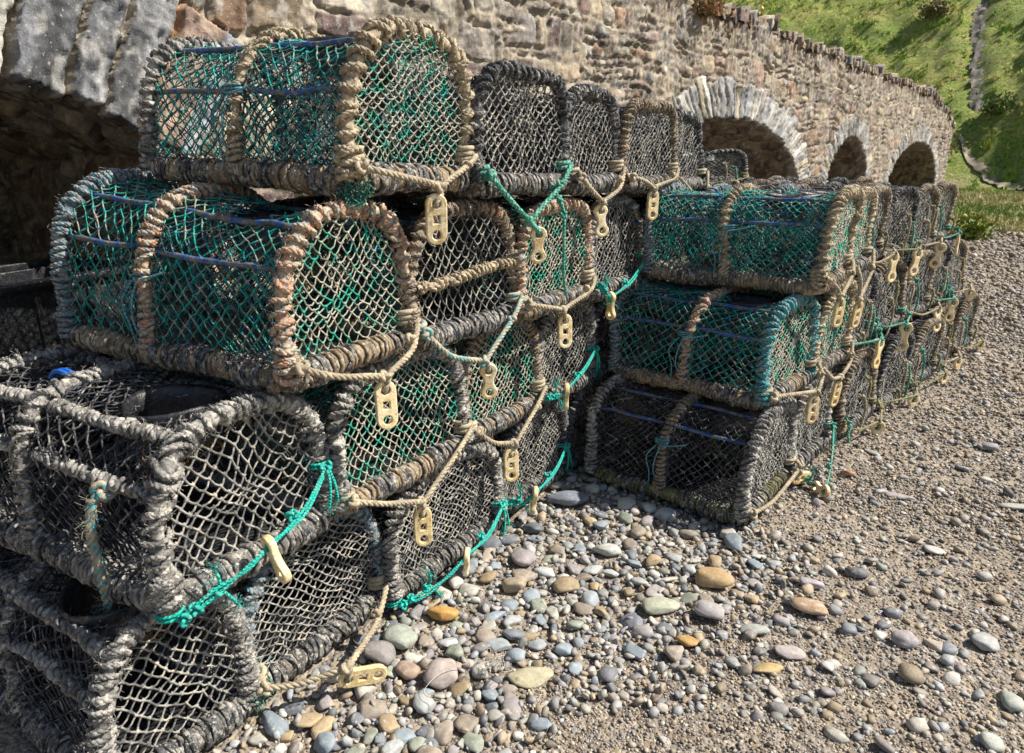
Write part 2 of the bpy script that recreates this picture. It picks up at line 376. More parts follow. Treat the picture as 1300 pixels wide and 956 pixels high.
def crust(mb,P,rad,n,rg):
    """barnacle-like crusts sitting on a rope or rail"""
    i=rg.integers(0,len(P),n); d=nrm(rg.normal(size=(n,3))); cl=fbm(P[i]*18,2,4)>-.1; i=i[cl]; d=d[cl]; n=len(i)
    c=P[i]+d*rad*(.96+.12*rg.random((n,1))); sc=.0016+.0032*rg.random((n,1,3))**2
    V=c[:,None]+OCT[None]*sc; F=(np.arange(n)*6)[:,None,None]+OCF[None]; mb.add(V.reshape(-1,3),F.reshape(-1,3))
def make_pot(sp, loc, yaw, label, seed, rx=0., ry=0., group='lobster pots stacked on the beach'):
    rg=np.random.default_rng(seed)
    L=sp.get('L',.66); W=sp.get('W',.45); H=sp.get('H',.385); e=sp.get('e',.56); cell=sp.get('cell',.040); nr=sp.get('nr',.0018)
    fz=sp.get('fuzz',1.0); hero=sp.get('hero',True); ppt=18 if hero else 8; sd=6 if hero else 5
    root=empty('lobster_pot',loc,yaw,rx,ry); tag(root,label,'lobster pot',group)
    z0=.035; rr=sp.get('rr',.0075)*.76; rail_r=sp.get('rail_r',.025)
    # base frame: one closed rounded rectangle
    cr=.05; x0,y0=L/2,W/2-.01; pts=[]
    for (cx,cy,a0) in ((x0-cr,y0-cr,0),(-x0+cr,y0-cr,PI/2),(-x0+cr,-y0+cr,PI),(x0-cr,-y0+cr,1.5*PI)):
        for a in np.linspace(a0,a0+PI/2,7): pts.append((cx+cr*math.cos(a),cy+cr*math.sin(a),z0))
    pts.append(pts[0]); C,Lp=resample(np.array(pts),150 if hero else 90)
    C[:-1,2]+=.004*np.sin(np.arange(len(C)-1)*.21+rg.random()*6); C[-1]=C[0]
    mb=MB(); rv=rail_r*(1+.05*rg.normal(size=len(C))+.10*fbm(C*22,3,seed)); rv[-1]=rv[0]
    sweep(mb,C[None],rv,10)
    wrap(mb,C,rail_r*.86,.0052,.0135,rg,tight=0,ppt=9,m=5,jit=.25)
    if fz: fuzz(mb,C+rg.normal(size=C.shape)*.012,int(420*fz),.03,rg)
    crust(mb,C,rail_r,900 if hero else 250,rg)
    frame=mb.obj('base_frame',RAILM[sp.get('rail','wood')],root)
    # rubber strips: flat bands round the rail
    T,n_,b_=frames(C[None]); T=T[0]; n_=n_[0]; b_=b_[0]; mb=MB()
    step=sp.get('strip_step',.017); s=0.; rings=[]
    dens=sp.get('strips',.75); on=True
    while s<Lp:
        if rg.random()<.22: on=rg.random()<dens*.85
        if on: rings.append(s)
        s+=step*(.75+.5*rg.random())
    ns=np.array(rings); i=(ns/Lp*(len(C)-1)).astype(int); k=len(i); m=14 if hero else 10
    a=np.arange(m)*2*PI/m; tilt=rg.normal(size=k)*.32; ph=rg.random(k)*6.28
    wv=(.0065*(.6+.8*rg.random(k))); tk=.0026
    Rr=rail_r*1.10+.002+.003*rg.random(k)
    sec=np.array([(-1,0),(-.8,1),(.8,1),(1,0),(.8,-1),(-.8,-1)]); 
    rad=(n_[i][:,None]*np.cos(a)[None,:,None]+b_[i][:,None]*np.sin(a)[None,:,None])
    lump=1+.07*np.sin(a[None]*2+ph[:,None])+.04*rg.normal(size=(k,m))
    V=C[i][:,None,None]+rad[:,:,None]*((Rr[:,None]*lump)[:,:,None,None]+(sec[:,1]*tk)[None,None,:,None])+T[i][:,None,None]*((sec[:,0][None,None]*wv[:,None,None])+(tilt[:,None]*Rr[:,None]*np.cos(a[None]+ph[:,None]))[:,:,None])[...,None]
    idx=np.arange(k*m*6).reshape(k,m,6); A=idx; B=np.roll(idx,-1,1)
    F=np.stack([A,B,np.roll(B,-1,2),np.roll(A,-1,2)],-1).reshape(-1,4)
    F=F.reshape(k,m*6,4); cuts=[0]+[j for j in range(1,k) if ns[j]-ns[j-1]>step*1.45]+[k]
    for c0,c1 in zip(cuts[:-1],cuts[1:]):      # every bound stretch is a part of its own
        mb=MB(); mb.add(V[c0:c1].reshape(-1,3),F[c0:c1].reshape(-1,4)-c0*m*6)
        if hero and c1-c0>3:
            j=rg.integers(c0,c1); u_=nrm(np.array([rg.normal()*.4,rg.normal(),abs(rg.normal())])); a0=C[i[j]]+u_*Rr[j]
            sweep(mb,catmull([a0-u_*.004,a0+u_*.014,a0+u_*.022+np.array([.01,-.01,-.014])],6)[None],.0035,4,caps=True)
        mb.obj('rubber_wrap',RUB,frame,smooth=True)
    # hoops
    hx=[(-L/2,sp.get('wrapL',sp.get('wrap','grey'))),(sp.get('midx',-.01),sp.get('wrapM',sp.get('wrap','grey'))),(L/2,sp.get('wrapR',sp.get('wrap','grey')))]
    PR,PL=prof(W,H,z0,e)
    lean=[rg.normal()*.02+sp.get('lean',0) for _ in hx]
    for q,(x,wm) in enumerate(hx):
        hz=1+sp.get('HL',0.)*(.5-x/L)
        hp=np.stack([x+lean[q]*(PR[:,1]-z0)/H+.004*np.sin(np.arange(len(PR))*.2+q),PR[:,0],z0+(PR[:,1]-z0)*hz],1)
        hp+=.007*np.stack([fbm2(np.arange(len(hp))*.045+k*3,np.full(len(hp),q+seed*.7),2,k) for k in range(3)],1)*np.minimum(1,np.minimum(np.arange(len(hp)),np.arange(len(hp))[::-1])/12.)[:,None]
        mb=MB(); sweep(mb,hp[None],.0095,8); hoop=mb.obj('hoop',PIPE if sp.get('pipe','blue')=='blue' else PIPEG,root)
        mb=MB(); core=sp.get('core',.010)+(.002 if q!=1 else 0); pit=(sp.get('pitch',.022),sp.get('pitchM',.03),sp.get('pitchR',sp.get('pitch',.022)))[q]
        P=wrap(mb,hp,core,rr*(1.1 if q==2 else 1),pit,rg,ppt=ppt,m=sd)
        if pit>.02: # second, finer rope lying along the hoop under the coils
            off=rg.normal(size=(len(hp),3))*.0015; sweep(mb,(hp+off+np.array([.006,0,.0]))[None],rr*.9,6); sweep(mb,(hp-off+np.array([-.008,0,.003]))[None],rr*.8,6)
        if fz: fuzz(mb,P,int(1500*fz),.018,rg)
        if hero: crust(mb,P,rr*.9,int(420*max(fz,1)),rg)
        mb.obj('rope_wrap',R[wm],hoop)
    # long rods on the shoulders
    for v in sp.get('rods',(.24,.37,.63,.76)):
        k=int(v*(len(PR)-1)); y,z=PR[k]*np.array([.94,.965]); xs=np.linspace(-L/2,L/2,9)
        P=np.stack([xs,np.full(9,y)+.003*rg.normal(size=9),z0+(z-z0)*(1+sp.get('HL',0.)*(.5-xs/L))+.003*rg.normal(size=9)],1)
        mb=MB(); sweep(mb,P[None],.0068,8,caps=True); rod=mb.obj('side_rod',PIPE if sp.get('pipe','blue')=='blue' else PIPEG,root)
        if sp.get('rodwrap'):
            mb=MB(); P=wrap(mb,P,.008,.0055,.019,rg,tight=.01,ppt=8,m=5)
            if fz: fuzz(mb,P,int(150*fz),.02,rg)
            mb.obj('rope_wrap',R[sp['rodwrap']],rod)
    # side net
    xr=sp.get('ringx',L*.24); rad_r=.095
    nu=int(round(L/(cell/2))); nv=int(round(PL/(cell/2)))
    sk=sp.get('skew',rg.uniform(-.22,.22)); HL=sp.get('HL',0.)
    uu,vv=np.meshgrid(np.linspace(0,1,nu+1),np.linspace(0,1,nv+1),indexing='ij')
    wob=.55*cell
    wx=fbm2(uu*4+seed,vv*5,2,seed)*wob; wv2=fbm2(uu*4-seed,vv*5+9,2,seed+5)*wob/PL
    v2=np.clip(vv+wv2*np.sin(PI*vv)+sk*(uu-.5)*np.sin(PI*vv),0,1)
    X=-L/2+uu*L+wx*np.sin(PI*uu); X=X+np.interp(v2,[0,.5,1],[0,1,0])*0
    k=v2*(len(PR)-1); Y=np.interp(k,np.arange(len(PR)),PR[:,0]); Z=np.interp(k,np.arange(len(PR)),PR[:,1])
    mx=sp.get('midx',-.01)
    half=np.where(X<mx,(X+L/2)/(mx+L/2),(L/2-X)/(L/2-mx)); sagf=np.sin(PI*np.clip(half,0,1))
    pull=1-sp.get('sag',.07)*sagf+.014*fbm2(X*9,v2*9,2,seed+3)
    Z=z0+(Z-z0)*(1+HL*(.5-X/L))
    K=np.stack([X,Y*pull,z0+(Z-z0)*(1-(1-pull)*.8)],-1)+rg.normal(size=X.shape+(3,))*.0016
    d=np.hypot(K[...,0]-xr,K[...,1]); ins=(d<rad_r)&(K[...,2]>H*.6)
    f=np.where(ins,rad_r/np.maximum(d,.01),1); K[...,0]=xr+(K[...,0]-xr)*f; K[...,1]*=f
    mb=MB(); net_mesh(mb,K,~ins,nr,rg)
    side=mb.obj('side_net',N[sp.get('net','green')],root)
    # second layer of netting inside the first, added to darken the interior
    K2=K[1:-1,2:-2].copy(); K2[...,1]*=.955; K2[...,2]=z0+(K2[...,2]-z0)*.955; K2[...,0]+=cell*.27
    K2+=.006*np.stack([fbm(K2*14+k*5,2,seed+k) for k in range(3)],-1)
    mb=MB(); net_mesh(mb,K2,(~ins)[1:-1,2:-2],nr*.85,rg,knots=False)
    mb.obj('shade_lining',N['bluegreen' if 'green' in sp.get('net','green') else 'black'],root)
    # end nets and the inner partition
    def endnet(x,mat,name,bul,nrk=1.0,cl=cell,st=1.0):
        cl=cl*rg.uniform(.94,1.06)
        ny=int(W/(cl/2))+4; nz=int(H/(cl/2*st))+4
        gy,gz=np.meshgrid((np.arange(ny)-ny/2)*cl/2,(np.arange(nz)-1)*cl/2*st+z0,indexing='ij')
        wy=fbm2(gy*9+x*7,gz*9,2,seed+8)*.45*cl; wz=fbm2(gy*9,gz*9+x*5,2,seed+9)*.45*cl
        gy2=gy+wy; gz2=gz+wz
        fv=(np.abs(2*gy2/W)**(2/e)+np.abs(np.maximum(gz2-z0,0)/(H-z0))**(2/e))**(e/2)
        inside=(fv<1)&(gz2>z0); s_=np.where(fv>1,1/np.maximum(fv,1e-6),1)
        yy=gy2*s_; zz=z0+np.maximum(gz2-z0,0)*s_
        xx=x+bul*(1-np.clip(fv,0,1)**2)+lean[2 if x>0 else 0]*(zz-z0)/H+.006*fbm2(gy*14,gz*14,2,seed)
        K=np.stack([xx,yy,zz],-1)+rg.normal(size=xx.shape+(3,))*.0013
        mb=MB(); net_mesh(mb,K,inside,nr*nrk,rg,sag=.2)
        return mb.obj(name,N[mat],root)
    endnet(L/2,sp.get('enet',sp.get('net','green')),'end_net',sp.get('ebul',-.012),sp.get('enr',1.15),sp.get('ecell',cell*.78),sp.get('est',1.0))
    endnet(-L/2,sp.get('net','green'),'end_net',.01,1.0,cell)
    endnet(mx+.03,sp.get('inner','green' if 'green' in sp.get('net','green') else 'black'),'inner_net',-.07,1.1,cell*.9)
    # entrance ring on top, with its throat net
    mb=MB(); a=np.linspace(0,2*PI,33); zt=H-.012
    prs=np.array([(rad_r,zt-.075),(rad_r-.004,zt-.03),(rad_r,zt),(rad_r+.008,zt+.008),(rad_r+.010,zt),(rad_r+.005,zt-.03),(rad_r+.005,zt-.075)])
    V=np.stack([xr+prs[None,:,0]*np.cos(a[:,None]),prs[None,:,0]*np.sin(a[:,None]),np.broadcast_to(prs[None,:,1],(33,7))-.010*(np.abs(np.sin(a[:,None]))**2)],-1)
    idx=np.arange(33*7).reshape(33,7); mb.add(V.reshape(-1,3),np.stack([idx[:-1,:-1],idx[1:,:-1],idx[1:,1:],idx[:-1,1:]],-1).reshape(-1,4))
    ring=mb.obj('entrance_ring',EYEW if sp.get('eye')=='white' else EYE,root)
    # throat
    ua,va=np.meshgrid(np.arange(21)/20*2*PI,np.linspace(0,1,7),indexing='ij')
    rad2=rad_r*(1-.35*va); K=np.stack([xr+rad2*np.cos(ua)-.05*va,rad2*np.sin(ua),zt-.07-.13*va],-1)
    mb=MB(); net_mesh(mb,K,np.ones(K.shape[:2],bool),nr,rg); mb.obj('throat_net',N[sp.get('inner','black')],root)
    # black mat added across the base to block light, over the slats
    V=np.array([[sx*(L/2-.015),sy*(W/2-.02),.030+sz*.004] for sx in(-1,1) for sy in (-1,1) for sz in (-1,1)])
    mb=MB(); mb.add(V,np.array([[0,1,3,2],[4,6,7,5],[0,4,5,1],[2,3,7,6],[0,2,6,4],[1,5,7,3]])); mb.obj('base_shade_mat',EYE,root,smooth=False)
    for k in range(6):
        y=-W/2+.05+k*(W-.1)/5; c=np.array([0,y,.022]); hx_,hy_,hz_=L/2-.02,.017,.006
        V=np.array([[sx*hx_,y+sy*hy_,.016+sz*hz_] for sx in(-1,1) for sy in (-1,1) for sz in (-1,1)])
        mb=MB(); mb.add(V,np.array([[0,1,3,2],[4,6,7,5],[0,4,5,1],[2,3,7,6],[0,2,6,4],[1,5,7,3]])); mb.obj('base_slat',SLAT,root,smooth=False)
    # cross bar of rope in the front face
    if sp.get('crossbar'):
        yb=np.linspace(-W/2+.01,W/2-.01,20); P=np.stack([np.full(20,L/2+.01),yb,H*.52+.01*np.sin(yb*9)],1); mb=MB()
        sweep(mb,P[None],.007,6); P=wrap(mb,P,.007,.0065,.02,rg,tight=.0); fuzz(mb,P,120,.02,rg); mb.obj('cross_rope',R[sp['crossbar']],root)
    # lashing on the middle hoop: doubled thin cord with hanging ends
    if sp.get('lash'):
        k=int(.20*(len(PR)-1)); y,z=PR[k]; mb=MB(); x=mx
        a=np.linspace(0,2*PI*3,40); sweep(mb,np.stack([x+.026*np.cos(a),y+.026*np.sin(a)*.6,z+a*.0012],1)[None],.0028,5)
        for s_,ln in ((-.012,.17),(.006,.15)):
            sweep(mb,catmull([(x+s_,y-.02,z),(x+s_*2-.02,y-.032,z-.05),(x+s_-.018,y-.03,z-.11),(x+s_*3,y-.018,z-ln)],16)[None],.0028,5)
        sweep(mb,catmull([(x,y-.02,z),(x+.05,y-.02,z+.01),(x+.10,y-.012,z+.025)],10)[None],.0028,5)
        mb.obj('lashing_cord',R[sp['lash']],root)
    if sp.get('tuft'):   # frayed wisp of netting
        c=np.array(sp['tuft'][:3]); n=260; mb=MB(); d=rg.normal(size=(n,3))*.011; d2=rg.normal(size=(n,3))*.012+np.array([0,0,-.008]); p=c+rg.normal(size=(n,3))*.012
        sweep(mb,np.stack([p,p+d,p+d+d2],1),.0011,3); mb.obj('frayed_tuft',R[sp['tuft'][3]] if sp['tuft'][3] in R else N[sp['tuft'][3]],root)
    if hero:
        n=150; k_=rg.integers(0,K.shape[0],n); j_=rg.integers(0,K.shape[1],n); cl=fbm(K[k_,j_]*8,2,seed+2)>.05; p=K[k_,j_][cl]; n=len(p)
        d=rg.normal(size=(n,3))*.006; d2=rg.normal(size=(n,3))*.007+[0,0,-.004]; mb=MB(); sweep(mb,np.stack([p,p+d,p+d+d2],1),rg.uniform(.0012,.0034,(n,1))*np.ones((1,3)),4)
        tag(mb.obj('caught_weed',WEED,root),kind='stuff')
    for q in range(sp.get('loose',0)):
        y=rg.uniform(-W/2,W/2); x=L/2+.03; ln=rg.uniform(.08,.22); zz=rg.uniform(.05,.3); mb=MB(); Pq=catmull([(x-.01,y,zz),(x+.02,y+rg.normal()*.02,zz-.03),(x+.02,y+rg.normal()*.02,zz-ln*.6),(x+.02+rg.normal()*.01,y+rg.normal()*.03,zz-ln)],16)
        tube_rope(mb,Pq,.0055); knot(mb,Pq[3],.010,.0045,rg); fuzz(mb,Pq,40,.02,rg); mb.obj('loose_rope',R[('tealpale','bridleolive','bridle')[q%3]],root)
    # bridle and toggle
    br=sp.get('bridle')
    if br:
        kind,tk,tp,trot,mat=br   # style, toggle mesh, local position, toggle rotation, rope material
        rp=sp.get('brr',.0075)
        A=np.array([L/2+.018,-W/2+.012,.065]); B=np.array([L/2+.012,W/2-.012,.09]); tp=np.array(tp,float)
        mb=MB(); Rm=np.array(Matrix.Rotation(trot[2],3,'Z')@Matrix.Rotation(trot[0],3,'X')@Matrix.Rotation(trot[1],3,'Y'))
        if kind=='hang':
            Rm=np.array(Matrix.Rotation(trot[2]-.85,3,'Z')@Matrix.Rotation(trot[0],3,'X')@Matrix.Rotation(trot[1],3,'Y')); top=tp+Rm@np.array([0,0,.034]); kn=top+np.array([.004,-.012+rg.normal()*.016,.026+.016*rg.random()])
            a=np.linspace(0,2*PI*4,56); 
            for base,hh in ((A,.0),(B,.0)):
                a=np.linspace(0,2*PI*rg.uniform(2.3,4),56)
                sweep(mb,(np.stack([(.0235)*np.cos(a),(.0235)*np.sin(a),a*.0021-.02],1)+np.array([L/2,base[1],base[2]]))[None],rp,6)
            A2=A+np.array([.022,-.006,0]); B2=B+np.array([.022,.006,0])
            tube_rope(mb,catmull([A2,A2*.6+kn*.4+np.array([.012,rg.normal()*.012,rg.uniform(-.028,.01)]),kn,top+np.array([.004,-.004,.006]),top+np.array([-.003,0,-.004]),top+np.array([-.012,.002,.006])],44),rp)
            tube_rope(mb,catmull([B2,B2*.62+kn*.38+np.array([.014,rg.normal()*.012,rg.uniform(-.03,.012)]),kn+np.array([.002,.016,.004]),top+np.array([.0,.008,.008]),top+np.array([-.010,.002,-.002])],40),rp)
            knot(mb,kn,.013,rp*.9,rg); knot(mb,B2*.6+kn*.4+np.array([.014,0,.006]),.010,rp*.8,rg)
            if hero: knot(mb,A2,.014,rp*.9,rg)
            if fz: fuzz(mb,catmull([A2,kn,B2],60),int(90*fz),.02,rg)
        else:     # taut cord straight across, knotted, toggle threaded on it
            A2=np.array([L/2+.035,-W/2+.0,sp.get('ta',.03)]); B2=np.array([L/2+.03,W/2-.01,sp.get('tb',.11)])
            mid=tp+Rm@np.array([0,0,.030])
            wz=[rg.uniform(-.018,.006) for _ in range(2)]
            for o_ in (-.0035,.0035):
                tube_rope(mb,catmull([A2+[0,0,o_],A2*.66+mid*.34+np.array([.01,0,wz[0]+o_*2]),A2*.3+mid*.7+np.array([.012,0,wz[0]*.5-o_]),mid+np.array([0,0,o_]),B2*.5+mid*.5+np.array([.01,0,wz[1]-o_*2]),B2-[0,0,o_]],46),.0040,lay=.03)
            for f in (.0,.12,.34): knot(mb,A2*(1-f)+mid*f+np.array([.004,0,0]),.012,.0045,rg)
            for f in (.35,.95,1.): knot(mb,mid*(1-f)+B2*f,.012,.0045,rg)
            for P0,d in ((B2,(.01,-.015,-.10)),(B2,(.012,.012,-.085)),(A2*.6+mid*.4,(.01,-.01,.05)),(A2*.6+mid*.4,(.02,.02,-.04))):
                d=np.array(d); tube_rope(mb,catmull([P0,P0+d*.5+[.006,0,0],P0+d],14),.0038,lay=.025)
                fuzz(mb,(P0+d)[None]+rg.normal(size=(8,3))*.003,26,.03,rg,.0007)
            a=np.linspace(0,2*PI*2.4,40)
            for base in (A2,B2): sweep(mb,(np.stack([.024*np.cos(a),.024*np.sin(a),a*.0014-.01],1)+np.array([L/2,base[1],base[2]]))[None],.0038,5)
        rope=mb.obj('bridle_rope',R[mat],root)
        t=bpy.data.objects.new('toggle',TM[tk]); COL.objects.link(t); t.parent=rope; t.location=tp; t.rotation_mode='XYZ'
        t.rotation_euler=Matrix([[float(v) for v in row] for row in Rm]).to_euler(); sc_=sp.get('tsc',1.0); t.scale=(1,sc_,sc_)
    return root

def kids(o): return [c for c in o.children]
def copy_tree(o,parent=None):
    c=o.copy(); COL.objects.link(c); c.parent=parent
    for ch in list(o.children): copy_tree(ch,c)
    return c
